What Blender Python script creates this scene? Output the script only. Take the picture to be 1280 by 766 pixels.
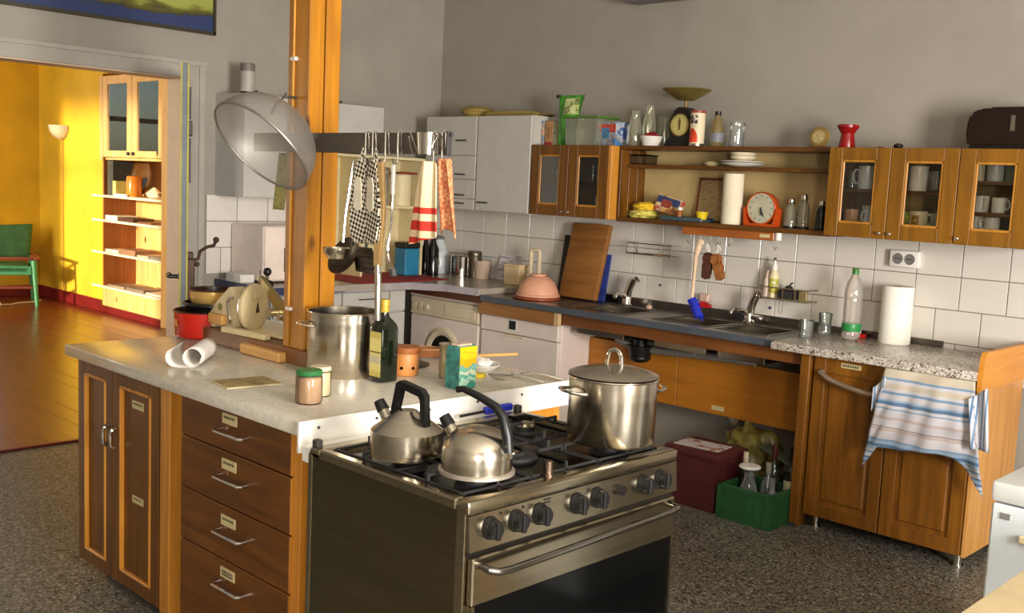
import bpy, bmesh, math, random
from mathutils import Vector, Matrix
random.seed(7)
PI = math.pi
scn = bpy.context.scene
COL = scn.collection
for o in list(bpy.data.objects):
    bpy.data.objects.remove(o)

# ---------------------------------------------------------------- camera
cam_d = bpy.data.cameras.new('camera')
cam = bpy.data.objects.new('camera', cam_d)
COL.objects.link(cam)
yaw, pitch, roll = -0.767661, 0.116929, 0.046123
fw = Vector((math.sin(yaw)*math.cos(pitch), math.cos(yaw)*math.cos(pitch), -math.sin(pitch)))
rt = fw.cross(Vector((0, 0, 1))).normalized()
up = rt.cross(fw)
r2 = math.cos(roll)*rt + math.sin(roll)*up
u2 = -math.sin(roll)*rt + math.cos(roll)*up
m = Matrix(((r2.x, u2.x, -fw.x, 0), (r2.y, u2.y, -fw.y, 0), (r2.z, u2.z, -fw.z, 1.62), (0, 0, 0, 1)))
cam.matrix_world = m
cam_d.sensor_width = 36
cam_d.lens = 1293.8/1280*36
cam_d.clip_start = 0.05
scn.camera = cam

# ---------------------------------------------------------------- world, light, exposure
w = bpy.data.worlds.new('daylight')
scn.world = w
w.use_nodes = True
wn = w.node_tree
bg = wn.nodes['Background']
sky = wn.nodes.new('ShaderNodeTexSky')
sky.sky_type = 'NISHITA'
sky.sun_disc = False
sky.sun_elevation = 0.35
wn.links.new(sky.outputs[0], bg.inputs[0])
bg.inputs[1].default_value = 0.5

def area(name, loc, size, rot, power, col):
    d = bpy.data.lights.new(name, 'AREA')
    d.shape = 'RECTANGLE'
    d.size, d.size_y = size
    d.energy = power
    d.color = col
    o = bpy.data.objects.new(name, d)
    COL.objects.link(o)
    o.location = loc
    o.rotation_euler = rot
    return o
# daylight coming in through the kitchen windows (right hand wall) and the windows of the yellow room
area('window_daylight', (2.42, 1.6, 1.6), (1.6, 1.2), (0, PI/2, 0), 430, (1.0, 0.955, 0.89))
area('window_daylight', (2.42, -1.75, 1.6), (1.6, .8), (0, PI/2, 0), 175, (1.0, 0.955, 0.89))
area('window_daylight', (-10.6, -0.72, 1.85), (2.4, 2.5), (PI/2, 0, 0), 200, (1.0, 0.9, 0.7))
sun_d = bpy.data.lights.new('evening_sun', 'SUN')
sun_d.energy = 6.5
sun_d.angle = 0.05
sun_d.color = (1.0, 0.86, 0.6)
sun = bpy.data.objects.new('evening_sun', sun_d)
COL.objects.link(sun)
sun.rotation_euler = (Vector((-0.1, 1.0, -0.13)).to_track_quat('-Z', 'Y')).to_euler()

vs = scn.view_settings
vs.view_transform = 'Standard'
vs.look = 'None'
vs.exposure = 0.0
vs.gamma = 1.0
vs.use_curve_mapping = False

# ---------------------------------------------------------------- materials
def lin(c):
    return tuple((x/255/12.92 if x/255 <= .04045 else ((x/255+.055)/1.055)**2.4) for x in c)

def base(name):
    mt = bpy.data.materials.new(name)
    mt.use_nodes = True
    nt = mt.node_tree
    return mt, nt, nt.nodes['Principled BSDF']

def coords(nt, scale=(1, 1, 1), rot=(0, 0, 0)):
    tc = nt.nodes.new('ShaderNodeTexCoord')
    mp = nt.nodes.new('ShaderNodeMapping')
    mp.inputs['Scale'].default_value = scale
    mp.inputs['Rotation'].default_value = rot
    nt.links.new(tc.outputs['Object'], mp.inputs['Vector'])
    return mp.outputs[0]

def noise(nt, vec, scale, detail=4, rough=.55, dist=0):
    n = nt.nodes.new('ShaderNodeTexNoise')
    n.inputs['Scale'].default_value = scale
    n.inputs['Detail'].default_value = detail
    n.inputs['Roughness'].default_value = rough
    n.inputs['Distortion'].default_value = dist
    nt.links.new(vec, n.inputs['Vector'])
    return n

def ramp(nt, fac, stops, interp='LINEAR'):
    r = nt.nodes.new('ShaderNodeValToRGB')
    r.color_ramp.interpolation = interp
    e = r.color_ramp.elements
    e.remove(e[1])
    e[0].position = stops[0][0]
    e[0].color = (*lin(stops[0][1]), 1)
    for p, c in stops[1:]:
        e.new(p).color = (*lin(c), 1)
    nt.links.new(fac, r.inputs[0])
    return r

def bump(nt, fac, strength, dist, b):
    bp = nt.nodes.new('ShaderNodeBump')
    bp.inputs['Strength'].default_value = strength
    bp.inputs['Distance'].default_value = dist
    nt.links.new(fac, bp.inputs['Height'])
    nt.links.new(bp.outputs[0], b.inputs['Normal'])

MC = {}
def M(name, col, rough=.5, metal=0, var=.1, scale=9, bmp=0, coat=0, trans=0):
    if name in MC:
        return MC[name]
    mt, nt, b = base(name)
    n = noise(nt, coords(nt), scale)
    lo = tuple(max(0, c*(1-var)) for c in col)
    hi = tuple(min(255, c*(1+var*.6)) for c in col)
    r = ramp(nt, n.outputs[0], [(.3, lo), (.7, hi)])
    nt.links.new(r.outputs[0], b.inputs['Base Color'])
    b.inputs['Roughness'].default_value = rough
    b.inputs['Metallic'].default_value = metal
    b.inputs['Coat Weight'].default_value = coat
    b.inputs['Transmission Weight'].default_value = trans
    if bmp:
        bump(nt, n.outputs[0], bmp, .01, b)
    MC[name] = mt
    return mt

def wood(name, c1, c2, axis='z', sc=1.0, rough=.38, knots=0, coat=.15):
    mt, nt, b = base(name)
    s = {'x': (.07, 1, 1), 'y': (1, .07, 1), 'z': (1, 1, .07)}[axis]
    v = coords(nt, s)
    n = noise(nt, v, 16*sc, 8, .62, 1.4)
    n2 = noise(nt, coords(nt), 2.2, 2)
    mx = nt.nodes.new('ShaderNodeMath')
    mx.operation = 'MULTIPLY_ADD'
    nt.links.new(n2.outputs[0], mx.inputs[0])
    mx.inputs[1].default_value = .35
    nt.links.new(n.outputs[0], mx.inputs[2])
    r = ramp(nt, mx.outputs[0], [(.42, c1), (.62, tuple((a+q)/2 for a, q in zip(c1, c2))), (.86, c2)])
    out = r.outputs[0]
    if knots:
        vo = nt.nodes.new('ShaderNodeTexVoronoi')
        vo.inputs['Scale'].default_value = knots
        nt.links.new(coords(nt, tuple(1 if k > .5 else .55 for k in s)), vo.inputs['Vector'])
        kr = ramp(nt, vo.outputs['Distance'], [(.06, (84, 44, 12)), (.13, (255, 255, 255))])
        mm = nt.nodes.new('ShaderNodeMix')
        mm.data_type = 'RGBA'
        mm.blend_type = 'MULTIPLY'
        mm.inputs[0].default_value = 1
        nt.links.new(out, mm.inputs[6])
        nt.links.new(kr.outputs[0], mm.inputs[7])
        out = mm.outputs[2]
    nt.links.new(out, b.inputs['Base Color'])
    b.inputs['Roughness'].default_value = rough
    b.inputs['Coat Weight'].default_value = coat
    b.inputs['Coat Roughness'].default_value = .25
    bump(nt, n.outputs[0], .08, .004, b)
    MC[name] = mt
    return mt

def steel(name, col=(190, 184, 172), rough=.24, axis='z', var=.1):
    mt, nt, b = base(name)
    s = {'x': (.02, 1, 1), 'y': (1, .02, 1), 'z': (1, 1, .02), 'r': (.03, .03, 1)}[axis]
    n = noise(nt, coords(nt, s), 60, 4)
    r = ramp(nt, n.outputs[0], [(.3, tuple(c*(1-var) for c in col)), (.7, col)])
    nt.links.new(r.outputs[0], b.inputs['Base Color'])
    b.inputs['Metallic'].default_value = 1
    mr = nt.nodes.new('ShaderNodeMapRange')
    mr.inputs[3].default_value = rough*.75
    mr.inputs[4].default_value = rough*1.3
    nt.links.new(n.outputs[0], mr.inputs[0])
    nt.links.new(mr.outputs[0], b.inputs['Roughness'])
    MC[name] = mt
    return mt

def glass(name, tint=(255, 255, 255), rough=.02, extra=.06, grime=0):
    """thin-walled glass: clear straight through, mirror-like towards the rim"""
    mt = bpy.data.materials.new(name)
    mt.use_nodes = True
    nt = mt.node_tree
    nt.nodes.clear()
    out = nt.nodes.new('ShaderNodeOutputMaterial')
    mix = nt.nodes.new('ShaderNodeMixShader')
    tr = nt.nodes.new('ShaderNodeBsdfTransparent')
    tr.inputs[0].default_value = (*lin(tint), 1)
    gl = nt.nodes.new('ShaderNodeBsdfGlossy')
    gl.inputs['Roughness'].default_value = rough
    lw = nt.nodes.new('ShaderNodeLayerWeight')
    lw.inputs[0].default_value = .3
    n = noise(nt, coords(nt), 14)
    ad = nt.nodes.new('ShaderNodeMath')
    ad.operation = 'MULTIPLY_ADD'
    nt.links.new(n.outputs[0], ad.inputs[0])
    ad.inputs[1].default_value = extra
    nt.links.new(lw.outputs['Fresnel'], ad.inputs[2])
    nt.links.new(ad.outputs[0], mix.inputs[0])
    nt.links.new(tr.outputs[0], mix.inputs[1])
    nt.links.new(gl.outputs[0], mix.inputs[2])
    last = mix
    if grime:
        df = nt.nodes.new('ShaderNodeBsdfDiffuse')
        df.inputs[0].default_value = (*lin(tint), 1)
        m2 = nt.nodes.new('ShaderNodeMixShader')
        m2.inputs[0].default_value = grime
        nt.links.new(mix.outputs[0], m2.inputs[1])
        nt.links.new(df.outputs[0], m2.inputs[2])
        last = m2
    nt.links.new(last.outputs[0], out.inputs[0])
    MC[name] = mt
    return mt

def bands(name, axis, stops, freq=1.0, rough=.8, weave=0, off=0.0):
    """stripes of given colours repeating along one object axis"""
    mt, nt, b = base(name)
    tc = nt.nodes.new('ShaderNodeTexCoord')
    sp = nt.nodes.new('ShaderNodeSeparateXYZ')
    nt.links.new(tc.outputs['Object'], sp.inputs[0])
    mu = nt.nodes.new('ShaderNodeMath')
    mu.operation = 'MULTIPLY_ADD'
    mu.inputs[1].default_value = freq
    mu.inputs[2].default_value = off
    nt.links.new(sp.outputs['xyz'.index(axis)], mu.inputs[0])
    fr = nt.nodes.new('ShaderNodeMath')
    fr.operation = 'FRACT'
    nt.links.new(mu.outputs[0], fr.inputs[0])
    r = ramp(nt, fr.outputs[0], stops, 'CONSTANT')
    nt.links.new(r.outputs[0], b.inputs['Base Color'])
    b.inputs['Roughness'].default_value = rough
    n = noise(nt, coords(nt), 220, 2)
    bump(nt, n.outputs[0], .2, .002, b)
    MC[name] = mt
    return mt

def check(name, c1, c2, scale, rough=.85):
    mt, nt, b = base(name)
    ck = nt.nodes.new('ShaderNodeTexChecker')
    ck.inputs['Scale'].default_value = scale
    ck.inputs['Color1'].default_value = (*lin(c1), 1)
    ck.inputs['Color2'].default_value = (*lin(c2), 1)
    nt.links.new(coords(nt, (1, 1, 1), (0.05, .5, .03)), ck.inputs['Vector'])
    nt.links.new(ck.outputs[0], b.inputs['Base Color'])
    b.inputs['Roughness'].default_value = rough
    MC[name] = mt
    return mt

def blotch(name, stops, scale=12, rough=.5, kind='noise', vscale=(1, 1, 1)):
    """printed or speckled surface from hard-edged colour patches"""
    mt, nt, b = base(name)
    v = coords(nt, vscale)
    if kind == 'noise':
        n = noise(nt, v, scale, 3)
        f = n.outputs[0]
    else:
        n = nt.nodes.new('ShaderNodeTexVoronoi')
        n.inputs['Scale'].default_value = scale
        nt.links.new(v, n.inputs['Vector'])
        sp = nt.nodes.new('ShaderNodeSeparateColor')
        nt.links.new(n.outputs['Color'], sp.inputs[0])
        f = sp.outputs[0]
    r = ramp(nt, f, stops, 'CONSTANT' if kind != 'noise' else 'LINEAR')
    nt.links.new(r.outputs[0], b.inputs['Base Color'])
    b.inputs['Roughness'].default_value = rough
    MC[name] = mt
    return mt

WALL = M('painted_plaster', (156, 149, 138), .8, var=.04, scale=3, bmp=.05)
CEIL = M('ceiling_paint', (215, 210, 200), .85, var=.03)
YEL = M('yellow_paint', (222, 178, 40), .6, var=.10, scale=1.6, bmp=.04)
TRIMW = M('grey_white_gloss', (172, 165, 155), .4, var=.04)
TILE = M('glazed_white_tile', (218, 211, 201), .16, var=.03, scale=2)
GROUT = M('grey_grout', (140, 132, 122), .9)
OAK = wood('oak_vertical', (92, 54, 6), (146, 92, 24), 'z', 1, .42, coat=.06)
OAKX = wood('oak_horizontal', (104, 58, 16), (166, 102, 36), 'x')
OAKL = wood('oak_light_edge', (170, 104, 28), (214, 146, 54), 'z')
OAKD = wood('oak_dark_drawer', (72, 38, 3), (118, 68, 12), 'x', 1.2, .48, coat=.03)
OAKI = wood('oak_island_panel', (76, 44, 2), (122, 74, 10), 'z', 1, .48, coat=.03)
UPW = wood('upper_cabinet_wood', (80, 46, 2), (124, 76, 8), 'z', 1, .45, coat=.03)
UPWX = wood('upper_cabinet_wood_dark', (70, 40, 6), (110, 66, 16), 'x')
UPWR = wood('upper_cabinet_golden', (100, 62, 3), (142, 94, 14), 'z', 1, .45, coat=.03)
POSTW = wood('varnished_pine_post', (144, 88, 5), (192, 126, 14), 'z', .7, .35, knots=5, coat=.3)
PINE = wood('pale_pine', (206, 152, 82), (238, 194, 126), 'z', .8, .45, knots=4)
PLY = wood('orange_plywood', (158, 94, 12), (196, 124, 26), 'x', .6, .5)
PLINTH = wood('plinth_wood', (92, 54, 20), (140, 88, 38), 'x')
LIGHTW = wood('beech', (196, 140, 70), (228, 178, 104), 'x', 1, .5)
BOARDW = wood('chopping_board_wood', (112, 68, 22), (154, 102, 44), 'x', .9, .6, coat=0)
DARKW = wood('dark_walnut', (52, 26, 12), (92, 50, 24), 'z')
LAM = M('island_laminate', (204, 196, 180), .18, var=.06, scale=60)
STEEL = steel('brushed_steel', (212, 202, 184), .2, 'r')
STEELH = steel('range_steel', (178, 166, 140), .2, 'y')
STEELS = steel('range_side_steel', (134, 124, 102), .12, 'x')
SINKS = steel('sink_steel', (140, 134, 126), .3, 'x')
BARS = steel('rack_steel', (116, 109, 102), .42, 'x')
CHROME = steel('chrome', (220, 216, 208), .08, 'z', .03)
ALU = M('glare_white_strip', (244, 240, 232), .3, var=.02)  # window glare on the metal put into a white base colour
BLACKP = M('black_plastic', (13, 12, 12), .4, var=.2)
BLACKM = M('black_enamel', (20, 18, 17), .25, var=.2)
IRON = M('cast_iron', (32, 30, 30), .55, var=.3, bmp=.1)
DKGLASS = M('dark_oven_glass', (8, 8, 8), .12, var=.1)
DKGLASS.node_tree.nodes['Principled BSDF'].inputs['Specular IOR Level'].default_value = .2
WHITEE = M('white_enamel', (240, 222, 210), .3, var=.03)  # warm pink glow on the white appliances put into the base colour
WCAB = M('white_laminate_door', (192, 188, 180), .4, var=.03)
CREAM = M('cream_laminate', (222, 206, 160), .5, var=.05)
WHITEP = M('white_plastic', (232, 228, 220), .4, var=.03)
PAPER = M('white_paper', (236, 230, 222), .85, var=.03)
CERAM = M('white_glaze', (228, 224, 214), .18, var=.03)
REDP = M('red_plastic', (190, 22, 14), .35)
GREY = M('grey_plastic', (120, 116, 112), .5)
DGREY = M('dark_grey', (60, 57, 55), .5)
BLUE = M('blue_plastic', (34, 50, 190), .45)
BLUEGREY = M('blue_grey_paint', (96, 106, 116), .4)
GLASS = glass('clear_glass')
PANE = glass('cabinet_pane', (252, 252, 250), .02, .0)
GRNGLASS = glass('green_tinted_glass', (200, 224, 196), .04, .08, .06)
print('materials', len(MC))

# ---------------------------------------------------------------- mesh builder
class B:
    def __init__(s):
        s.bm = bmesh.new()
    def box(s, x0, x1, y0, y1, z0, z1, bev=0, seg=1):
        r = bmesh.ops.create_cube(s.bm, size=1)
        vv = r['verts']
        for v in vv:
            v.co = Vector((x0+(v.co.x+.5)*(x1-x0), y0+(v.co.y+.5)*(y1-y0), z0+(v.co.z+.5)*(z1-z0)))
        if bev:
            ee = list({e for v in vv for e in v.link_edges})
            bmesh.ops.bevel(s.bm, geom=ee, offset=bev, segments=seg, affect='EDGES', profile=.5)
        return s
    def lathe(s, prof, seg=28, c=(0, 0, 0), sx=1, sy=1, rot=None):
        rings = []
        for r, z in prof:
            if r < 1e-5:
                rings.append([s.bm.verts.new(s._t((0, 0, z), c, rot))])
            else:
                rings.append([s.bm.verts.new(s._t((r*sx*math.cos(2*PI*i/seg), r*sy*math.sin(2*PI*i/seg), z), c, rot)) for i in range(seg)])
        for a, b in zip(rings, rings[1:]):
            for i in range(seg):
                j = (i+1) % seg
                q = [a[i % len(a)], a[j % len(a)], b[j % len(b)], b[i % len(b)]]
                u = []
                for v in q:
                    if v not in u:
                        u.append(v)
                if len(u) > 2:
                    try:
                        s.bm.faces.new(u)
                    except ValueError:
                        pass
        return s
    def _t(s, p, c, rot):
        p = Vector(p)
        if rot is not None:
            p = rot @ p
        return p + Vector(c)
    def cyl(s, p0, p1, r, seg=20, r2=None):
        p0, p1 = Vector(p0), Vector(p1)
        d = p1-p0
        rot = Vector((0, 0, 1)).rotation_difference(d.normalized()).to_matrix()
        L = d.length
        r2 = r if r2 is None else r2
        return s.lathe([(0, 0), (r, 0), (r2, L), (0, L)], seg, p0, rot=rot)
    def tube(s, pts, r, seg=8, closed=False):
        pts = [Vector(p) for p in pts]
        n = len(pts)
        rs = r if isinstance(r, (list, tuple)) else [r]*n
        rings = []
        prev = None
        for i, p in enumerate(pts):
            a = pts[i-1] if (i or closed) else p
            b = pts[(i+1) % n] if (i < n-1 or closed) else p
            t = (b-a).normalized()
            if prev is None:
                h = Vector((0, 0, 1)) if abs(t.z) < .9 else Vector((1, 0, 0))
                nn = t.cross(h).normalized()
            else:
                nn = (prev - t*prev.dot(t)).normalized()
            prev = nn
            bb = t.cross(nn)
            rings.append([s.bm.verts.new(p + rs[i]*(math.cos(2*PI*k/seg)*nn + math.sin(2*PI*k/seg)*bb)) for k in range(seg)])
        pairs = list(zip(rings, rings[1:]))
        if closed:
            pairs.append((rings[-1], rings[0]))
        for a, b in pairs:
            for k in range(seg):
                s.bm.faces.new((a[k], a[(k+1) % seg], b[(k+1) % seg], b[k]))
        if not closed:
            s.bm.faces.new(rings[0][::-1])
            s.bm.faces.new(rings[-1])
        return s
    def prism(s, poly, axis, a, b):
        """extrude a 2d outline along an axis"""
        def mk(p, t):
            return {'x': (t, p[0], p[1]), 'y': (p[0], t, p[1]), 'z': (p[0], p[1], t)}[axis]
        lo = [s.bm.verts.new(mk(p, a)) for p in poly]
        hi = [s.bm.verts.new(mk(p, b)) for p in poly]
        n = len(poly)
        s.bm.faces.new(lo)
        s.bm.faces.new(hi[::-1])
        for i in range(n):
            s.bm.faces.new((lo[i], hi[i], hi[(i+1) % n], lo[(i+1) % n]))
        return s
    def grid(s, fn, nu, nv):
        vv = [[s.bm.verts.new(fn(i/nu, j/nv)) for j in range(nv+1)] for i in range(nu+1)]
        for i in range(nu):
            for j in range(nv):
                s.bm.faces.new((vv[i][j], vv[i+1][j], vv[i+1][j+1], vv[i][j+1]))
        return s
    def ball(s, c, r, sc=(1, 1, 1), u=16, v=10):
        return s.lathe([(r*sc[0]*math.sin(PI*k/v), -r*sc[2]*math.cos(PI*k/v)) for k in range(v+1)], u, c, 1, sc[1]/sc[0])
    def holes(s, x0, x1, y0, y1, z0, z1, hx):
        """slab with rectangular openings hx = [(x0,x1,y0,y1)] sharing one y band"""
        xs = x0
        ya, yb = hx[0][2], hx[0][3]
        s.box(x0, x1, y0, ya, z0, z1).box(x0, x1, yb, y1, z0, z1)
        for a, b, _, _ in hx:
            s.box(xs, a, ya, yb, z0, z1)
            xs = b
        return s.box(xs, x1, ya, yb, z0, z1)
    def xf(s, mat):
        bmesh.ops.transform(s.bm, matrix=mat, verts=s.bm.verts)
        return s

ORG = {}
def mk(name, b, mat, par=None, kind=None, sharp=35, off=None):
    bm = b.bm
    o0 = ORG.get(par.name) if par is not None else None
    if off is not None:
        o0 = Vector(off)
    if o0 is not None:
        bmesh.ops.translate(bm, vec=-o0, verts=bm.verts)
    bmesh.ops.recalc_face_normals(bm, faces=bm.faces)
    me = bpy.data.meshes.new(name)
    bm.to_mesh(me)
    bm.free()
    for p in me.polygons:
        p.use_smooth = True
    me.set_sharp_from_angle(angle=math.radians(sharp))
    me.materials.append(mat)
    o = bpy.data.objects.new(name, me)
    COL.objects.link(o)
    if par is not None:
        o.parent = par
        if o0 is not None:
            ORG[o.name] = o0
    if kind:
        o['kind'] = kind
    return o

def T(name, label, cat, loc=(0, 0, 0), rz=0, group=None, world=False):
    """an Empty at the base of a thing; world=True: its parts are given in world coordinates"""
    o = bpy.data.objects.new(name, None)
    o.empty_display_size = .05
    COL.objects.link(o)
    o.location = loc
    o.rotation_euler = (0, 0, rz)
    if world:
        ORG[o.name] = Vector(loc)
    return tag(o, label, cat, group)

def tag(o, label, cat, group=None):
    o['label'] = label
    o['category'] = cat
    if group:
        o['group'] = group
    return o

def S(name, b, mat, label, cat, group=None, loc=None, rz=0, sharp=35):
    """a thing that is one mesh; coordinates local to loc"""
    o = mk(name, b, mat, None, None, sharp)
    if loc is not None:
        o.location = loc
    o.rotation_euler = (0, 0, rz)
    return tag(o, label, cat, group)

def SW(name, b, mat, label, cat, loc, group=None):
    """single-mesh thing given in world coordinates, origin at loc"""
    o = mk(name, b, mat, off=loc)
    o.location = loc
    return tag(o, label, cat, group)

def ST(name, b, mat, par=None):
    return mk(name, b, mat, par, 'structure' if par is None else None)

def rep(o, loc, par=None, rz=None):
    c = o.copy()
    COL.objects.link(c)
    c.location = loc
    if par is not None:
        c.parent = par
    if rz is not None:
        c.rotation_euler = (0, 0, rz)
    return c

def dup(t, loc, label, rz=0, group=None, mats=None):
    c = t.copy()
    COL.objects.link(c)
    c.location = loc
    c.rotation_euler = (0, 0, rz)
    c['label'] = label
    if group:
        c['group'] = group
    for ch in list(t.children):
        d = ch.copy()
        COL.objects.link(d)
        d.parent = c
        for g in ch.children:
            e = g.copy()
            COL.objects.link(e)
            e.parent = d
    return c

def solid(o, t):
    md = o.modifiers.new('thickness', 'SOLIDIFY')
    md.thickness = t
    md.offset = 0
    return o

def arc(c, r, a0, a1, n, ax='xz'):
    out = []
    for i in range(n+1):
        a = a0+(a1-a0)*i/n
        p = [r*math.cos(a), r*math.sin(a)]
        q = {'xz': (p[0], 0, p[1]), 'yz': (0, p[0], p[1]), 'xy': (p[0], p[1], 0)}[ax]
        out.append(Vector(c)+Vector(q))
    return out
# ---------------------------------------------------------------- the setting
def terrazzo():
    mt, nt, b = base('terrazzo')
    v = coords(nt)
    vo = nt.nodes.new('ShaderNodeTexVoronoi')
    vo.inputs['Scale'].default_value = 115
    nt.links.new(v, vo.inputs['Vector'])
    sp = nt.nodes.new('ShaderNodeSeparateColor')
    nt.links.new(vo.outputs['Color'], sp.inputs[0])
    r = ramp(nt, sp.outputs[0], [(0, (50, 47, 40)), (.18, (120, 116, 104)), (.5, (138, 133, 120)), (.72, (98, 95, 84)), (.9, (176, 170, 156))], 'CONSTANT')
    n = noise(nt, v, 1.5, 3)
    mm = nt.nodes.new('ShaderNodeMix')
    mm.data_type = 'RGBA'
    mm.blend_type = 'MULTIPLY'
    mm.inputs[0].default_value = .5
    nt.links.new(r.outputs[0], mm.inputs[6])
    nt.links.new(n.outputs[0], mm.inputs[7])
    nt.links.new(mm.outputs[2], b.inputs['Base Color'])
    b.inputs['Roughness'].default_value = .42
    return mt
ST('floor', B().box(-5.97, 2.4, -3, 5.2, -.1, 0), terrazzo())
ws = ST('wall_back', B().box(-6.02, 2.6, 5.2, 5.35, 0, 3.3), WALL)
wl = ST('wall_left', B().box(-6.02, -5.85, -3, .9, 0, 3.3).box(-6.02, -5.85, 3.13, 5.2, 0, 3.3).box(-6.02, -5.85, .9, 3.13, 2.17, 3.3), WALL)
wr = B()
for a, b_, c, d in [(-3, -2.15, 0, 3.3), (-1.35, 1.0, 0, 3.3), (2.2, 5.2, 0, 3.3), (-2.15, -1.35, 0, .8), (-2.15, -1.35, 2.4, 3.3), (1.0, 2.2, 0, .8), (1.0, 2.2, 2.4, 3.3)]:
    wr.box(2.4, 2.6, a, b_, c, d)
ST('wall_right', wr, WALL)
ST('wall_front', B().box(-6.02, 2.6, -3.15, -3, 0, 3.3), WALL)
ST('ceiling', B().box(-13.2, 2.6, -3.15, 5.35, 3.3, 3.4), CEIL)
for k, (a, b_) in enumerate([(1.0, 2.2), (-2.15, -1.35)]):
    wf = B()
    for y in (a, (a+b_)/2-.03, b_-.06):
        wf.box(2.44, 2.5, y, y+.06, .8, 2.4)
    for z in (.8, 1.85, 2.34):
        wf.box(2.44, 2.5, a, b_, z, z+.06)
    win = ST('window_%d' % (k+1), wf, TRIMW)
    ST('pane', B().box(2.465, 2.47, a+.01, b_-.01, .81, 2.39), GLASS, win)

def grout_tiles(par, axis, plane, u0, u1, rows, pitch, phase, sgn):
    g = B()
    z0, z1 = rows[0][0], rows[-1][1]
    if axis == 'x':
        g.box(u0, u1, plane-.004, plane, z0, z1)
    else:
        g.box(plane, plane+.004, u0, u1, z0, z1)
    ST('grout_bed', g, GROUT, par)
    cache = {}
    for za, zb, half in rows:
        k = math.floor((u0-phase)/pitch)-1
        while True:
            a = phase+pitch*(k+(.5 if half else 0))
            b_ = a+pitch
            k += 1
            if b_ <= u0+.02:
                continue
            if a >= u1-.02:
                break
            a, b_ = max(a, u0), min(b_, u1)
            wdt, hgt = round(b_-a, 3), round(zb-za, 3)
            loc = ((a+b_)/2, plane-.004, (za+zb)/2) if axis == 'x' else (plane+.004, (a+b_)/2, (za+zb)/2)
            key = (wdt, hgt)
            if key not in cache:
                t = B()
                h = wdt/2-.0022
                q = hgt/2-.0022
                if axis == 'x':
                    t.box(-h, h, -.006, 0, -q, q, .0018)
                else:
                    t.box(0, .006, -h, h, -q, q, .0018)
                o = mk('tile', t, TILE, par)
                o.location = loc
                cache[key] = o
            else:
                rep(cache[key], loc, par)
grout_tiles(ws, 'x', 5.2, -5.85, -.9, [(.77, .935, 0), (.935, 1.102, 1), (1.102, 1.267, 0), (1.267, 1.449, 0)], .225, -2.174, -1)
grout_tiles(wl, 'y', -5.85, 3.29, 5.19, [(.98, 1.145, 1), (1.145, 1.31, 0), (1.31, 1.475, 0)], .225, 3.28, 1)

# doorway trim and open door leaf
t = B().prism([(3.13, 0), (3.26, 0), (3.26, 2.26), (3.13, 2.17)], 'x', -5.85, -5.828)
t.box(-5.828, -5.818, 3.225, 3.26, 0, 2.26)
ST('trim_1', t, TRIMW)
t = B().prism([(.9, 2.17), (3.13, 2.17), (3.26, 2.26), (.77, 2.26)], 'x', -5.85, -5.828)
t.box(-5.828, -5.812, .77, 3.27, 2.245, 2.268)
ST('trim_2', t, TRIMW)
REVEAL = M('reveal_glow_tint', (226, 200, 176), .5, var=.03)  # yellow room's light on the jamb put into a pinkish colour
t = B().box(-6.02, -5.85, 3.122, 3.132, 0, 2.17).box(-6.02, -5.85, .9, 3.13, 2.162, 2.172)
ST('trim_3', t, REVEAL)
ang = math.atan2(2.735-3.13, .74)
dl = T('door_1', 'narrow blue-grey edge of the open door leaf beside the doorway', 'door', (-5.80, 3.115, 0), ang)
dl['kind'] = 'structure'
del dl['category']
mk('door_leaf', B().box(0, .84, -.018, .018, .012, 2.17, .003), M('blue_grey_door_edge', (104, 112, 124), .45), dl)
mk('edge_strip', B().box(.838, .845, -.022, -.012, .012, 2.17).box(.838, .845, .012, .022, .012, 2.17), M('yellow_green_paint', (176, 164, 60), .5), dl)
h = B().cyl((.77, -.015, 1.05), (.77, -.075, 1.05), .011, 12).tube([(.77, -.07, 1.05), (.72, -.075, 1.05), (.66, -.075, 1.045)], .011, 10).cyl((.77, -.018, 1.05), (.77, -.024, 1.05), .026, 16)
h.ball((.655, -.075, 1.045), .016)
mk('door_handle', h, BLACKM, dl)
h = B().box(.60, .74, .018, .04, 1.80, 1.88, .004).box(.66, .69, .018, .034, 1.55, 1.79).box(.66, .69, .018, .034, 1.89, 2.06)
mk('bolt', h, DGREY, dl)
RUST = M('rusty_brown', (80, 56, 42), .55, .3, var=.25)
h = B().box(.75, .835, .018, .058, .86, 1.15, .005).box(.77, .825, .018, .05, 1.15, 1.185, .004)
mk('rim_lock', h, RUST, dl)
h = B().tube([(.80, .05, 1.14), (.80, .075, 1.15), (.80, .085, 1.19), (.815, .12, 1.215), (.825, .155, 1.225), (.825, .165, 1.25)], .009, 8).ball((.825, .166, 1.255), .016).ball((.80, .07, 1.12), .014)
mk('lock_handle', h, RUST, dl)
t = B().box(-4.06, -3.66, 5.06, 5.2, 2.752, 2.86, .006)
SW('vent_box', t, GREY, 'grey box high on the wall above the scales, cut by the photo top edge', 'vent', (-3.86, 5.13, 2.752))

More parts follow.
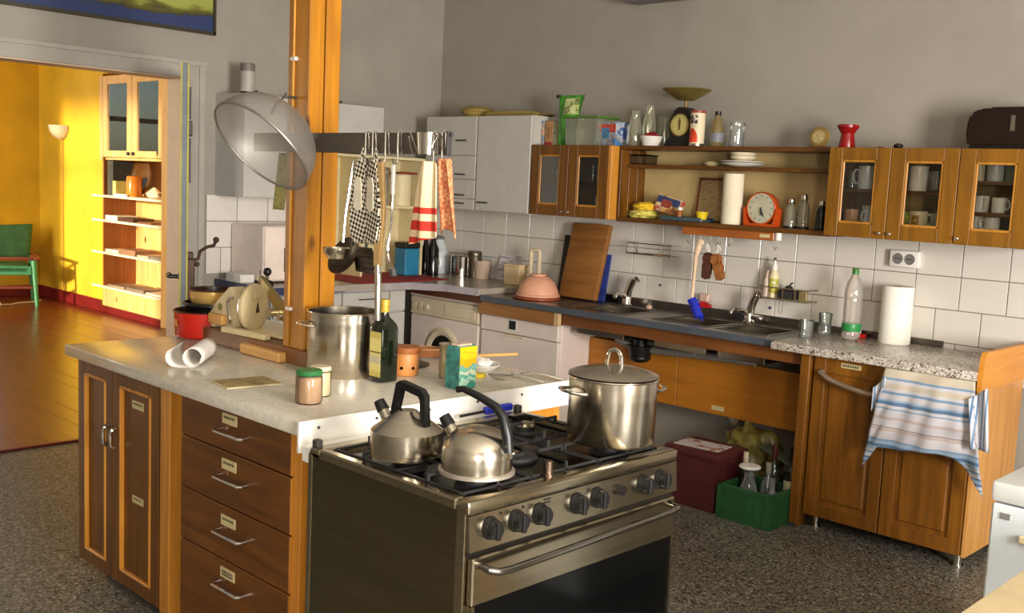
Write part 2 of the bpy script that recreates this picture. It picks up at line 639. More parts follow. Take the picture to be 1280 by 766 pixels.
# ---------------------------------------------------------------- yellow room beyond the doorway
t = B().box(-13.2, -13.05, -.75, 3.2, 0, 3.3).box(-13.2, -13.05, 4.5, 5.25, 0, 3.3).box(-13.2, -13.05, 3.2, 4.5, 0, 1.2).box(-13.2, -13.05, 3.2, 4.5, 2.95, 3.3)
wyb = ST('wall_yellow_back', t, YEL)
t = B()
for y in (3.2, 3.82, 4.44):
    t.box(-13.16, -13.1, y, y+.06, 1.2, 2.95)
for z in (1.2, 2.2, 2.89):
    t.box(-13.16, -13.1, 3.2, 4.5, z, z+.06)
w4 = ST('window_4', t, TRIMW)
ST('pane', B().box(-13.135, -13.13, 3.21, 4.49, 1.21, 2.94), GLASS, w4)
t = B().box(-13.2, -11.3, 5.1, 5.6, 0, 3.3).box(-9.8, -6.02, 5.1, 5.6, 0, 3.3).box(-11.3, -9.8, 5.5, 5.6, 0, 3.3).box(-11.3, -9.8, 5.1, 5.5, 2.62, 3.3)
wyr = ST('wall_yellow_right', t, YEL)
t = B()
for a, b_, c, d in [(-13.2, -11.85, 0, 3.3), (-9.35, -6.02, 0, 3.3), (-11.85, -9.35, 0, .55), (-11.85, -9.35, 3.1, 3.3)]:
    t.box(a, b_, -.75, -.6, c, d)
ST('wall_yellow_front', t, YEL)
t = B()
for x in (-11.85, -10.64, -9.41):
    t.box(x, x+.06, -.71, -.66, .55, 3.1)
for z in (.55, 2.3, 3.04):
    t.box(-11.85, -9.35, -.71, -.66, z, z+.06)
ST('window_3', t, TRIMW)
redw = wood('red_floor_paint', (88, 24, 14), (116, 38, 22), 'x', .5, .28, coat=.35)
fy = ST('floor_yellow_room', B().box(-13.05, -5.97, -.6, 5.1, -.06, -.018), DARKW)
pl = None
for k in range(38):
    y0 = -.6+.15*k
    if pl is None:
        pl = mk('plank', B().box(-3.54, 3.54, -.074, .074, -.009, .009, .002), redw, fy)
        pl.location = (-9.51, y0+.075, -.009)
    else:
        rep(pl, (-9.51, y0+.075, -.009+.0008*((k*7) % 3-1)), fy)
DRED = M('dark_red_skirting', (112, 24, 24), .35)
ST('baseboard_back', B().box(-13.05, -13.03, -.6, 5.1, 0, .13, .004), DRED)
ST('baseboard_right', B().box(-13.05, -11.31, 5.08, 5.1, 0, .13, .004).box(-11.31, -9.7, 5.075, 5.1, 0, .075, .004).box(-9.69, -6.02, 5.08, 5.1, 0, .13, .004), DRED)
ST('trim_4', B().box(-5.99, -5.95, .9, 3.13, 0, .012, .003), DRED)
# ---------------------------------------------------------------- yellow room furniture
u = T('shelf_unit', 'pale pine shelving unit set into the yellow wall of the next room', 'shelf', (-10.55, 5.1, 0), world=True)
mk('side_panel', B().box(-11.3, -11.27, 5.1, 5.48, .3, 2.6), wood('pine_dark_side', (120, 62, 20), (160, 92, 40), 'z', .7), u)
mk('side_panel', B().box(-9.88, -9.85, 5.1, 5.48, 0, 2.6), PINE, u)
for k in range(8):
    a = -11.27+.174*k
    mk('back_board', B().box(a, a+.17, 5.47, 5.49, .02, 2.6, .004), PINE, u)
mk('corner_post', B().box(-9.88, -9.72, 5.06, 5.1, 0, 2.6, .006), PINE, u)
mk('corner_post', B().box(-11.34, -11.27, 5.08, 5.1, 1.68, 2.6, .004), PINE, u)
mk('front_board', B().box(-11.3, -9.88, 5.1, 5.13, .0, .27, .004), PINE, u)
SHW = M('shelf_edge_white', (240, 220, 186), .5, var=.05)
for z in (.285, .665, 1.02, 1.29):
    mk('shelf', B().box(-11.52 if z < 1.3 else -11.3, -9.88, 5.07, 5.1, z-.012, z+.014, .003).box(-11.27, -9.88, 5.1, 5.47, z-.012, z+.014), SHW, u)
mk('shelf', B().box(-11.27, -9.88, 5.12, 5.47, 1.69, 1.715), PINE, u)
mk('shelf', B().box(-11.27, -9.88, 5.14, 5.47, 2.12, 2.14), PINE, u)
for a, b_ in ((-11.27, -10.585), (-10.575, -9.89)):
    d = B()
    for q in ((a, a+.11, 1.72, 2.59), (b_-.11, b_, 1.72, 2.59), (a+.11, b_-.11, 1.72, 1.79), (a+.11, b_-.11, 2.50, 2.59)):
        d.box(q[0], q[1], 5.085, 5.11, q[2], q[3], .003)
    dd = mk('door', d, PINE, u)
    mk('pane', B().box(a+.1, b_-.1, 5.095, 5.099, 1.78, 2.51), PANE, dd)
    kx = b_-.05 if a < -11 else a+.05
    mk('knob', B().ball((kx, 5.07, 1.76), .02), DGREY, dd)
for k, (x, z, hh, c, nm) in enumerate([(-11.1, 1.715, .2, (246, 242, 230), 'white box behind the left glass door of the pine unit'), (-10.3, 1.715, .22, (240, 232, 200), 'cream box behind the right glass door of the pine unit')]):
    SW('box', B().box(x-.2, x+.2, 5.2, 5.4, z, z+hh, .006), M('pale_card_%d' % k, c, .7), nm, 'box', (x, 5.3, z), 'boxes behind the glass of the pine unit')
# things on the open shelves
SZ = 1.304
for x, c, nm in [(-11.20, (84, 80, 66), 'tall dark grey folder standing leftmost on the top pine shelf'), (-11.13, (70, 72, 66), 'second tall dark folder on the top pine shelf')]:
    SW('folder', B().box(x-.03, x+.03, 5.12, 5.36, SZ, SZ+.38, .004), M('folder_%d' % abs(int(x*100)), c, .6), nm, 'folder', (x, 5.24, SZ), 'folders on the top pine shelf')
SW('book', B().box(-11.06, -10.99, 5.1, 5.25, SZ, SZ+.16, .003), M('yellow_cover', (240, 224, 120), .5), 'small pale yellow book upright before the dark folders', 'book', (-11.02, 5.18, SZ))
b = B()
rx = Matrix.Rotation(PI/2-.15, 3, 'X')
b.lathe([(0, .0), (.2, 0), (.215, .03), (.2, .035), (.19, .015), (0, .012)], 28, (-10.83, 5.33, SZ+.215), rot=rx)
SW('tray', b, wood('brown_tray', (74, 44, 10), (110, 70, 20), 'x'), 'round brown tray leaning at the back of the top pine shelf', 'tray', (-10.83, 5.33, SZ))
SW('jar', B().lathe([(0, 0), (.075, 0), (.08, .02), (.08, .2), (.07, .22), (.055, .225), (0, .22)], 20, (-10.72, 5.18, SZ)), M('amber_jar', (206, 124, 40), .2), 'amber coloured jar in front of the round brown tray', 'jar', (-10.72, 5.18, SZ))
SW('paper_pile', B().box(-10.98, -10.68, 5.075, 5.1+.0, SZ, SZ+.025, .002), PAPER, 'white papers at the front edge of the top pine shelf', 'papers', (-10.83, 5.09, SZ))
SW('seashell', B().lathe([(0, 0), (.06, .01), (.09, .05), (.05, .085), (.02, .11), (0, .12)], 14, (-10.30, 5.2, SZ), 1.5, .8), M('shell', (236, 214, 180), .5), 'pale shell lying right of the jar on the top pine shelf', 'shell', (-10.3, 5.2, SZ))
SW('bowl', B().lathe([(0, 0), (.07, 0), (.13, .05), (.12, .055), (.06, .015), (0, .012)], 20, (-10.05, 5.25, SZ)), M('brown_bowl', (96, 62, 34), .5), 'small brown bowl at the right end of the top pine shelf', 'bowl', (-10.05, 5.25, SZ))
def mags(z, y, items):
    for k, (x0, x1, hh, c, nm) in enumerate(items):
        SW('magazine', B().box(x0, x1, y, y+.24, z, z+hh, .002), M('mag%d_%d' % (int(z*100), k), c, .5), nm, 'magazine', ((x0+x1)/2, y+.12, z), 'magazines on the pine shelves')
mags(1.034, 5.11, [(-11.26, -10.98, .05, (246, 238, 220), 'white paper stack at the left of the second pine shelf'), (-10.95, -10.6, .04, (74, 44, 34), 'dark brown magazine on the second pine shelf'), (-10.5, -10.2, .018, (120, 80, 56), 'thin brown magazine right on the second pine shelf')])
mags(.679, 5.11, [(-11.26, -10.95, .03, (244, 226, 200), 'cream magazine at the left of the third pine shelf'), (-10.92, -10.55, .055, (150, 110, 84), 'thick magazine pile in the middle of the third pine shelf'), (-10.5, -10.25, .02, (190, 170, 150), 'thin greyish magazine right of middle on the third pine shelf'), (-10.22, -9.95, .025, (120, 112, 108), 'grey magazine at the right of the third pine shelf')])
mags(.299, 5.11, [(-11.2, -10.8, .02, (150, 132, 118), 'grey brown magazine left on the lowest pine shelf'), (-10.75, -10.35, .03, (128, 112, 104), 'darker magazine in the middle of the lowest pine shelf'), (-10.3, -9.95, .02, (226, 208, 190), 'pale magazine right on the lowest pine shelf')])

# wall light
sl = T('wall_lamp', 'pale half-bowl wall lamp on the yellow wall', 'lamp', (-12.35, 5.1, 1.9), world=True)
b = B()
for k in range(1):
    pr = [(.0, .0), (.06, .012), (.12, .05), (.155, .1), (.17, .165), (.16, .165), (.145, .1), (.11, .055), (0, .02)]
    b.lathe(pr, 28, (-12.35, 5.09, 1.9), 1, .9)
for v in [v for v in b.bm.verts if v.co.y > 5.095]:
    v.co.y = 5.095
mk('shade', b, M('plaster_shade', (206, 190, 160), .6), sl)
mk('wall_plate', B().cyl((-12.35, 5.1, 1.97), (-12.35, 5.06, 1.97), .06), WHITEP, sl)
SW('lamp_cord', B().tube([(-12.35, 5.094, 1.9), (-12.35, 5.094, 1.2), (-12.34, 5.094, .5), (-12.35, 5.094, .15)], .006, 6), M('cord_tan', (200, 150, 50), .6), 'thin cord running down the yellow wall below the wall lamp', 'cord', (-12.35, 5.094, .15))

# green armchair
ch = T('armchair', 'green armchair with brown armrests standing by the yellow wall', 'chair', (-12.35, 4.37, 0), -.3)
GRN = M('green_fabric', (58, 108, 74), .8, var=.15, bmp=.1)
GRNP = M('green_paint', (70, 140, 96), .45)
BRN = wood('armrest_brown', (92, 36, 22), (124, 58, 36), 'y')
b = B().grid(lambda u_, v_: Vector((-.30-.07*v_+.035*math.cos((u_-.5)*PI), (u_-.5)*.74*(.9+.1*v_), .5+.4*v_-(.02*(1-abs(2*u_-1)) if v_ > .9 else 0))), 12, 8)
solid(mk('backrest', b, GRN, ch), .05)
mk('seat', B().box(-.3, .3, -.3, .3, .37, .47, .03, 2), GRN, ch)
for sy in (-1, 1):
    mk('armrest', B().box(-.32, .36, sy*.37-.04, sy*.37+.04, .53, .565, .012, 2), BRN, ch)
    for sx in (-1, 1):
        mk('leg', B().cyl((sx*.27, sy*.34, .54), (sx*.31, sy*.37, 0), .032, 12, .02), GRNP, ch)
    mk('stretcher', B().box(-.27, .27, sy*.335-.012, sy*.335+.012, .37, .44), GRNP, ch)
mk('front_rail', B().box(.3, .33, -.33, .33, .53, .565, .008), BRN, ch)
mk('seat_rail', B().box(.27, .3, -.32, .32, .36, .46, .006), GRNP, ch)
mk('stretcher', B().box(.25, .28, -.33, .33, .2, .235, .004), BRN, ch)
sp = T('power_strip', 'white power strip with trailing cord on the red floor by the armchair', 'power strip', (-12.1, 4.15, 0), 1.9)
mk('housing', B().box(-.16, .16, -.03, .03, 0, .05, .008), WHITEP, sp)
mk('cord', B().tube([(.16, 0, .02), (.3, -.02, .012), (.45, .06, .01), (.62, .03, .01), (.8, .1, .01)], .008, 6), WHITEP, sp)

# painting above the doorway
p = T('painting', 'large blue and olive painting in a dark frame above the doorway', 'painting', (-5.85, 2.2, 2.44), world=True)
mt, nt, bb = base('painted_canvas')
tc = nt.nodes.new('ShaderNodeTexCoord')
spx = nt.nodes.new('ShaderNodeSeparateXYZ')
nt.links.new(tc.outputs['Object'], spx.inputs[0])
nn = noise(nt, coords(nt, (1, 1, 3)), 5, 4)
ma = nt.nodes.new('ShaderNodeMath')
ma.operation = 'MULTIPLY_ADD'
nt.links.new(nn.outputs[0], ma.inputs[0])
ma.inputs[1].default_value = .16
nt.links.new(spx.outputs[2], ma.inputs[2])
rr = ramp(nt, ma.outputs[0], [(.0, (40, 54, 100)), (.165, (38, 52, 96)), (.18, (62, 58, 10)), (.21, (96, 92, 20)), (.235, (150, 156, 66)), (.29, (160, 166, 80)), (.31, (40, 54, 100))])
nt.links.new(rr.outputs[0], bb.inputs['Base Color'])
bb.inputs['Roughness'].default_value = .6
mk('canvas', B().box(-5.85, -5.828, .62, 3.318, 2.452, 3.2), mt, p)
fr = B()
for q in ((.6, 3.33, 2.438, 2.456), (.6, 3.33, 3.2, 3.22), (.6, .62, 2.44, 3.22), (3.312, 3.33, 2.44, 3.22)):
    fr.box(-5.85, -5.818, q[0], q[1], q[2], q[3])
mk('frame', fr, M('dark_frame', (52, 46, 24), .5), p)
# ---------------------------------------------------------------- kitchen island
isl = T('island_unit', 'oak kitchen island with two cupboard doors, drawers and grey worktop', 'kitchen island', (-3.28, 2.3, 0), world=True)
mk('body', B().box(-4.05, -3.39, 1.755, 2.86, .1, .868).box(-3.19, -2.5, 1.745, 2.86, .0, .868).box(-3.4, -3.18, 1.95, 2.86, .02, .868).box(-4.0, -3.4, 1.82, 2.8, .0, .1), OAKI, isl)
mk('corner_post', B().box(-3.385, -3.315, 1.735, 1.80, .02, .868, .004), OAKL, isl)
mk('end_panel', B().box(-2.535, -2.49, 1.72, 2.86, 0, .868, .002), wood('oak_end_lit', (176, 104, 26), (222, 148, 50), 'z', .8), isl)  # lighter oak: window light on this end put into the colour
mk('worktop', B().box(-4.09, -2.46, 1.69, 2.88, .868, .91, .004, 2), LAM, isl)
def idoor(x0, x1, hx):
    d = B()
    z0, z1 = .035, .862
    fx = .055
    for q in ((x0, x0+fx, z0, z1), (x1-fx, x1, z0, z1), (x0+fx, x1-fx, z0, z0+.05), (x0+fx, x1-fx, z1-.055, z1)):
        d.box(q[0], q[1], 1.732, 1.755, q[2], q[3], .002)
    o = mk('door', d, OAKI, isl)
    mk('panel', B().box(x0+fx, x1-fx, 1.745, 1.755, z0+.05, z1-.055), OAKI, o)
    mo = B()
    for q in ((x0+fx, x0+fx+.016, z0+.05, z1-.055), (x1-fx-.016, x1-fx, z0+.05, z1-.055), (x0+fx, x1-fx, z0+.05, z0+.062), (x0+fx, x1-fx, z1-.067, z1-.055)):
        mo.box(q[0], q[1], 1.729, 1.748, q[2], q[3], .004)
    mk('moulding', mo, OAKL, o)
    pts = [(hx, 1.732, .565), (hx, 1.712, .565), (hx, 1.704, .575), (hx, 1.703, .60), (hx, 1.704, .625), (hx, 1.712, .638), (hx, 1.732, .638)]
    mk('handle', B().tube(pts, .0075, 8), CHROME, o)
    return o
idoor(-4.06, -3.757, -3.775)
d2 = idoor(-3.753, -3.392, -3.712)
LBL = M('cream_label', (206, 190, 140), .7, var=.04)
INK = M('ink', (84, 76, 56), .8)
def label(x, y, z, w, h, par, rows=1):
    mk('label', B().box(x-w/2, x+w/2, y-.003, y, z-h/2, z+h/2), LBL, par)
    for r in range(rows):
        q = B()
        xx = x-w*.38
        zc = z+h*(.12-.3*r)
        while xx < x+w*.36:
            l = random.uniform(.006, .014)
            q.box(xx, min(xx+l, x+w*.4), y-.0036, y-.003, zc-h*.1, zc+h*.12)
            xx += l+.003
        mk('lettering', q, INK, par)
label(-3.571, 1.745, .75, .085, .03, d2)
label(-3.570, 1.745, .39, .085, .026, d2)
zz = [(.728, .864), (.547, .724), (.364, .543), (.06, .36)]
for k, (a, b_) in enumerate(zz):
    o = mk('drawer', B().box(-3.195, -2.538, 1.715, 1.745, a, b_, .003), OAKD, isl)
    mk('edge', B().box(-2.5385, -2.534, 1.716, 1.745, a+.002, b_-.002), OAKL, o)
    zl = [.835, .685, .498, .322][k]
    label(-2.882, 1.715, zl, .085, .034, o, 1 + (k == 3))
    zp = [.797, .645, .463, .285][k]
    pts = [(-2.935, 1.715, zp), (-2.935, 1.692, zp-.002), (-2.928, 1.684, zp-.003), (-2.78, 1.684, zp-.003), (-2.773, 1.692, zp-.002), (-2.773, 1.715, zp)]
    mk('handle', B().tube(pts, .0055, 8), CHROME, o)
# bright strip screwed to the worktop edge beside the range
st = mk('edge_strip', B().box(-2.462, -2.452, 1.683, 2.872, .822, .914, .001), ALU, isl)
for k in range(6):
    y = 1.75+.215*k
    mk('screw', B().cyl((-2.453, y, .89), (-2.449, y, .89), .0045, 10), DGREY, st)

# plinth and post
pt = T('wooden_post', 'thick varnished pine post of two beams rising from the island', 'post', (-3.26, 2.27, .97), world=True)
mk('beam', B().box(-3.33, -3.19, 2.2, 2.266, .97, 3.3, .006), POSTW, pt)
mk('beam', B().box(-3.33, -3.19, 2.272, 2.338, .97, 3.3, .006), POSTW, pt)
mk('cable', B().tube([(-3.287, 2.196, .98), (-3.287, 2.196, 1.6), (-3.285, 2.196, 2.4), (-3.287, 2.196, 3.29)], .0045, 6), M('cable_tan', (196, 140, 60), .5), pt)
for z in (1.12, 2.04):
    mk('cable_clip', B().box(-3.297, -3.262, 2.186, 2.2, z-.007, z+.007, .003), WHITEP, pt)
mk('hook', B().tube([(-3.27, 2.2, 1.90), (-3.27, 2.17, 1.90), (-3.27, 2.155, 1.895), (-3.27, 2.155, 1.915)], .005, 8), DGREY, pt)
pb = T('plinth', 'brown wooden base block under the pine post on the island', 'block', (-3.55, 2.27, .91), world=True)
mk('base_board', B().box(-3.93, -3.17, 2.20, 2.52, .91, .97, .003), PLINTH, pb)
mk('wedge', B().box(-3.575, -3.30, 2.165, 2.2, .912, .95, .003), LIGHTW, pb)

# ---------------------------------------------------------------- the range
rg = T('range_cooker', 'wide stainless steel range cooker with black knobs and dark oven window', 'cooker', (-2.05, 2.1, 0), world=True)
X0, X1, Y0, Y1 = -2.385, -1.735, 1.672, 2.522
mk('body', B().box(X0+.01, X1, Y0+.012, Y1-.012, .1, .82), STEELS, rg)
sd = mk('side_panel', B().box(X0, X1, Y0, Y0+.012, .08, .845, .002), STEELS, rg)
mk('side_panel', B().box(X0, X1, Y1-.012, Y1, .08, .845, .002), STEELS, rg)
mk('side_trim', B().box(X1-.03, X1, Y0-.002, Y0+.002, .08, .84, .001), STEELH, rg)
mk('side_trim', B().box(X0, X0+.018, Y0-.002, Y0+.002, .08, .84, .001), STEELH, rg)
for sx in (X0+.06, X1-.06):
    for sy in (Y0+.06, Y1-.06):
        mk('foot', B().cyl((sx, sy, 0), (sx, sy, .1), .022, 12), BLACKP, rg)
# hob frame: raised steel rim round a dark recessed plate
hb = B()
hb.box(X1-.035, X1+.012, Y0-.004, Y1+.004, .826, .862, .008, 2).box(X0, X0+.05, Y0, Y1, .83, .858, .006)
hb.box(X0+.05, X1-.035, Y0-.002, Y0+.03, .83, .86, .005).box(X0+.05, X1-.035, Y1-.03, Y1+.002, .83, .86, .005)
mk('hob_rim', hb, STEELH, rg)
mk('hob_plate', B().box(X0+.04, X1-.03, Y0+.02, Y1-.02, .824, .842), steel('hob_plate', (84, 76, 60), .22, 'y'), rg)
# front panel with knobs
pn = mk('control_panel', B().prism([(X1, .738), (X1+.018, .738), (X1+.01, .826), (X1, .826)], 'y', Y0, Y1), STEELH, rg)
knob = None
for y in (1.743, 1.834, 1.921, 2.066, 2.151, 2.356, 2.439):
    k1 = B().cyl((0, 0, 0), (.012, 0, 0), .03, 20, .026).cyl((.012, 0, 0), (.03, 0, 0), .023, 20, .02).box(.012, .036, -.007, .007, -.024, .024, .003)
    if knob is None:
        knob = mk('knob', k1, BLACKP, rg, off=(0, 0, 0))
        knob.location = (X1+.013-(-2.05), y-2.1, .785)
        knob_y = y
    else:
        k1.bm.free()
        rep(knob, (X1+.013-(-2.05), y-2.1, .785), rg)
mk('timer_knob', B().cyl((X1+.012, 2.247, .79), (X1+.03, 2.247, .79), .014, 16), BLACKP, rg)
for z in (.8185, .8105):
    mk('lamp_mark', B().box(X1+.011, X1+.0135, 1.938, 1.962, z-.0015, z+.0015), BLACKP, rg)
for y in (1.78, 1.86):
    mk('index_dot', B().cyl((X1+.009, y, .815), (X1+.0125, y, .815), .004, 8), BLACKP, rg)
# oven door
dr = B()
dr.box(X1, X1+.022, Y0+.01, Y1-.01, .60, .722, .004).box(X1, X1+.022, Y0+.01, Y0+.02, .2, .6).box(X1, X1+.022, Y1-.02, Y1-.01, .2, .6).box(X1, X1+.022, Y0+.01, Y1-.01, .16, .24, .003)
od = mk('oven_door', dr, STEELH, rg)
mk('oven_window', B().box(X1+.002, X1+.018, Y0+.02, Y1-.02, .24, .602), DKGLASS, od)
hy0, hy1 = 1.74, 2.465
pts = [(X1+.02, hy0-.03, .70), (X1+.048, hy0-.028, .695), (X1+.06, hy0-.005, .69), (X1+.063, hy0+.03, .688), (X1+.063, hy1-.03, .70), (X1+.06, hy1+.005, .705), (X1+.048, hy1+.012, .706), (X1+.02, hy1+.012, .707)]
mk('handle', B().tube(pts, .0095, 12), steel('handle_steel', (150, 146, 140), .15, 'y'), od)
mk('drawer_front', B().box(X1, X1+.018, Y0+.01, Y1-.01, .09, .152, .003), STEELH, rg)
mk('gap_shade_strip', B().box(X1-.004, X1+.004, Y0+.005, Y1-.005, .722, .738), BLACKM, rg)  # black strip put in for the shade between panel and oven door
# folded-back lid hinges
for y in (1.70, 2.52):
    mk('lid_hinge', B().box(-2.395, -2.37, y-.012, y+.01, .85, .876, .003), DGREY, rg)
mk('back_ledge', B().box(-2.447, X0, 1.69, 2.56, .80, .848, .003), ALU, rg)
# burners
def burner(x, y, r):
    o = mk('burner', B().cyl((x, y, .842), (x, y, .852), r*1.25, 24, r*1.1).cyl((x, y, .852), (x, y, .864), r, 24), IRON, rg)
    mk('burner_cap', B().lathe([(r*.9, .864), (r*.8, .872), (0, .873)], 24, (x, y, 0)), STEELH, o)
    return o
BX = [(-2.10, 1.80, .042), (-1.865, 1.825, .046), (-2.2, 2.36, .036), (-1.873, 2.387, .05)]
for x, y, r in BX:
    burner(x, y, r)
o = mk('burner', B().lathe([(.035, .842), (.075, .842), (.08, .85), (.075, .858), (.04, .858), (.035, .842)], 28, (-2.0, 2.09, 0)), IRON, rg)
mk('burner_cap', B().lathe([(.0, .868), (.03, .866), (.034, .842)], 24, (-2.0, 2.09, 0)), STEELH, o)
# cast iron pan supports, one frame for every pair of burners
def grate(ya, yb):
    g = B()
    xa, xb = X0+.075, X1-.055
    t = .0045
    z0, z1 = .873, .882
    yc = (ya+yb)/2
    for y in (ya, yb):
        g.box(xa, xb, y-t, y+t, .856, .864, .002)
    for x in (xa, (xa+xb)/2, xb):
        g.box(x-t, x+t, ya, yb, .856, .864, .002)
    for x in (xa+(xb-xa)*.25, xa+(xb-xa)*.75):
        for y, q in ((ya, yc-.03), (yb, yc+.03)):
            g.box(x-t, x+t, min(y, q), max(y, q), z0, z1, .002).box(x-t, x+t, y-t, y+t, .856, z1)
    for x, q in ((xa, .5), (xb, -.5)):
        for k in (0, 1):
            h = (xb-xa)/2
            c_ = xa+h*(.5+k)
            g.box(min(xa+h*k, c_-.03), c_-.03, yc-t, yc+t, z0, z1, .002).box(c_+.03, xa+h*(k+1), yc-t, yc+t, z0, z1, .002)
    for x in (xa, (xa+xb)/2, xb):
        g.box(x-t, x+t, yc-t, yc+t, .856, z1)
    for x in (xa, xb):
        for y in (ya, yb):
            g.box(x-.007, x+.007, y-.007, y+.007, .842, .86)
    mk('pan_support', g, IRON, rg)
grate(1.71, 1.95)
grate(1.965, 2.22)
grate(2.235, 2.485)
ep = mk('simmer_post', B().cyl((-1.775, 2.005, .842), (-1.775, 2.005, .866), .018, 18).cyl((-1.775, 2.005, .866), (-1.775, 2.005, .90), .014, 18, .013), steel('copper_post', (112, 94, 80), .35), rg)
for x, y in ((-2.03, 2.235), (-1.95, 2.165)):
    mk('support_finger', B().prism([(x-.03, .882), (x+.03, .882), (x+.03, .902)], 'y', y-.006, y+.006), IRON, rg)

# pots on the range
def pot(name, label, loc, r, h, rz, lid, handles):
    p = T(name, label, 'pot', loc, rz)
    t = .003
    mk('body', B().lathe([(0, 0), (r*.97, 0), (r, .006), (r, h-.006), (r+.004, h-.003), (r+.003, h), (r-t, h-.002), (r-t, .005), (0, .005)], 48), STEEL, p)
    if lid:
        l = mk('lid', B().lathe([(r+.001, h+.002), (r+.004, h+.005), (r*.9, h+.012), (r*.55, h+.024), (.02, h+.031), (0, h+.031)], 48), STEEL, p)
        pts = [(-.028, 0, h+.028)]+[(.024*math.cos(a), 0, h+.055+.022*math.sin(a)) for a in [PI-.2-k*(PI-.4)/8 for k in range(9)]]+[(.028, 0, h+.028)]
        mk('lid_handle', B().tube(pts, .006, 10), CHROME, l)
    for a in handles:
        ca, sa = math.cos(a), math.sin(a)
        pts = []
        for (s_, o_, zz_) in [(-.055, 0, 0), (-.052, .022, .002), (-.04, .034, .004), (0, .038, .005), (.04, .034, .004), (.052, .022, .002), (.055, 0, 0)]:
            rr_ = math.sqrt(max(r*r-s_*s_, 0))+o_-.001
            pts.append((ca*rr_-sa*s_, sa*rr_+ca*s_, h*.78+zz_))
        mk('handle', B().tube(pts, .005, 8), CHROME, p)
    return p
pot('lidded_pot', 'large steel pot with flat lid and loop knob on the range', (-1.873, 2.387, .882), .131, .193, 0, True, (-1.93, 1.2))
pot('stock_pot', 'tall open steel stock pot on the island by the wooden post', (-3.018, 2.254, .91), .131, .232, 0, False, (-2.0, 1.14))

def kettle(label, loc, cone, rz):
    k = T('kettle', label, 'kettle', loc, rz)
    if cone:
        pr = [(0, 0), (.088, 0), (.097, .008), (.099, .02), (.098, .068), (.092, .073), (.03, .118), (.026, .122), (0, .123)]
    else:
        pr = [(0, 0), (.085, 0), (.092, .006), (.093, .05), (.09, .066), (.08, .088), (.06, .106), (.03, .117), (0, .12)]
    b = mk('body', B().lathe(pr, 44), STEEL, k)
    mk('base_rim', B().lathe([(.088, -.001), (.1 if not cone else .097, .0), (.1 if not cone else .098, .007), (.09, .01)], 44), M('pale_rim', (214, 204, 192), .3, .8) if not cone else STEEL, k)
    s_ = mk('spout', B().cyl((-.06, 0, .07), (-.094, 0, .113), .02, 18, .014), STEEL, k)
    mk('spout_cap', B().cyl((-.088, 0, .106), (-.106, 0, .13), .018, 18, .015), BLACKP, s_)
    if cone:
        h = B()
        pts = [(-.052, .1), (-.052, .12), (-.036, .195), (-.02, .2), (.052, .182), (.062, .17), (.068, .07), (.05, .075), (.046, .16), (.04, .168), (-.018, .182), (-.026, .176), (-.038, .112)]
        h.prism([(-.055, .10), (-.036, .192), (-.022, .2), (.052, .185), (.066, .17), (.074, .07), (.054, .085), (.05, .156), (.044, .166), (-.014, .178), (-.02, .172), (-.036, .105)], 'y', -.011, .011)
        mk('handle', h, BLACKP, k)
    else:
        pts = [(.088, .06), (.082, .1), (.066, .15), (.046, .172), (.0, .192), (-.05, .206), (-.066, .202)]
        h = B()
        up_ = [Vector((.095, 0, .07)), Vector((.092, 0, .11)), Vector((.078, 0, .158)), Vector((.052, 0, .182)), Vector((.0, 0, .2)), Vector((-.05, 0, .212)), Vector((-.07, 0, .208))]
        h.tube([Vector(((p[0]+q.x)/2, 0, (p[1]+q.z)/2)) for p, q in zip(pts, up_)], [.015, .014, .0125, .011, .01, .0085, .009], 12)
        mk('handle', h, BLACKP, k)
        mk('rivet', B().cyl((.096, -.016, .085), (.096, -.02, .085), .005, 10), CHROME, k)
        mk('handle_bracket', B().box(.082, .1, -.012, .012, .045, .075, .003), CHROME, k)
    return k
kettle('steel kettle with conical top and square black handle, left on the range', (-2.099, 1.788, .882), True, .15)
kettle('rounded steel kettle with open curved black handle, front of the range', (-1.862, 1.825, .882), False, .25)
lg = T('gas_lighter', 'blue gas lighter with thin dark nozzle lying behind the burners', 'lighter', (-2.41, 2.42, .852), world=True)
mk('grip', B().box(-2.425, -2.40, 2.39, 2.52, .8535, .878, .006), BLUE, lg)
mk('nozzle', B().tube([(-2.412, 2.39, .864), (-2.412, 2.28, .862)], .005, 8), BLACKP, lg)
# ---------------------------------------------------------------- things on the island
IZ = .911
def jar(label, loc, r, h, lidmat, fill, grp=None):
    j = T('glass_jar', label, 'jar', loc, 0, grp)
    mk('contents', B().lathe([(0, .003), (r*.88, .003), (r*.94, .01), (r*.94, h*.76), (r*.8, h*.8), (0, h*.8)], 28), fill, j)
    mk('glass', B().lathe([(0, 0), (r*.93, 0), (r, .008), (r, h*.78), (r*.88, h*.86), (r*.86, h*.88)], 28), GLASS, j)
    mk('lid', B().lathe([(r*.96, h*.85), (r*.99, h*.87), (r*.98, h*.97), (r*.9, h), (0, h)], 28), lidmat, j)
    return j
BEIGE = M('beige_paste', (214, 176, 138), .7, var=.05)
jar('jar of beige powder with a green lid, nearest on the island', (-2.669, 1.865, IZ), .042, .106, M('green_lid', (46, 118, 62), .4), BEIGE, 'lidded jars')
jar('smaller jar with a cream lid behind the green-lidded jar', (-2.739, 1.959, IZ), .034, .098, M('cream_lid', (214, 200, 168), .4), M('cream_powder', (222, 200, 158), .7), 'lidded jars')
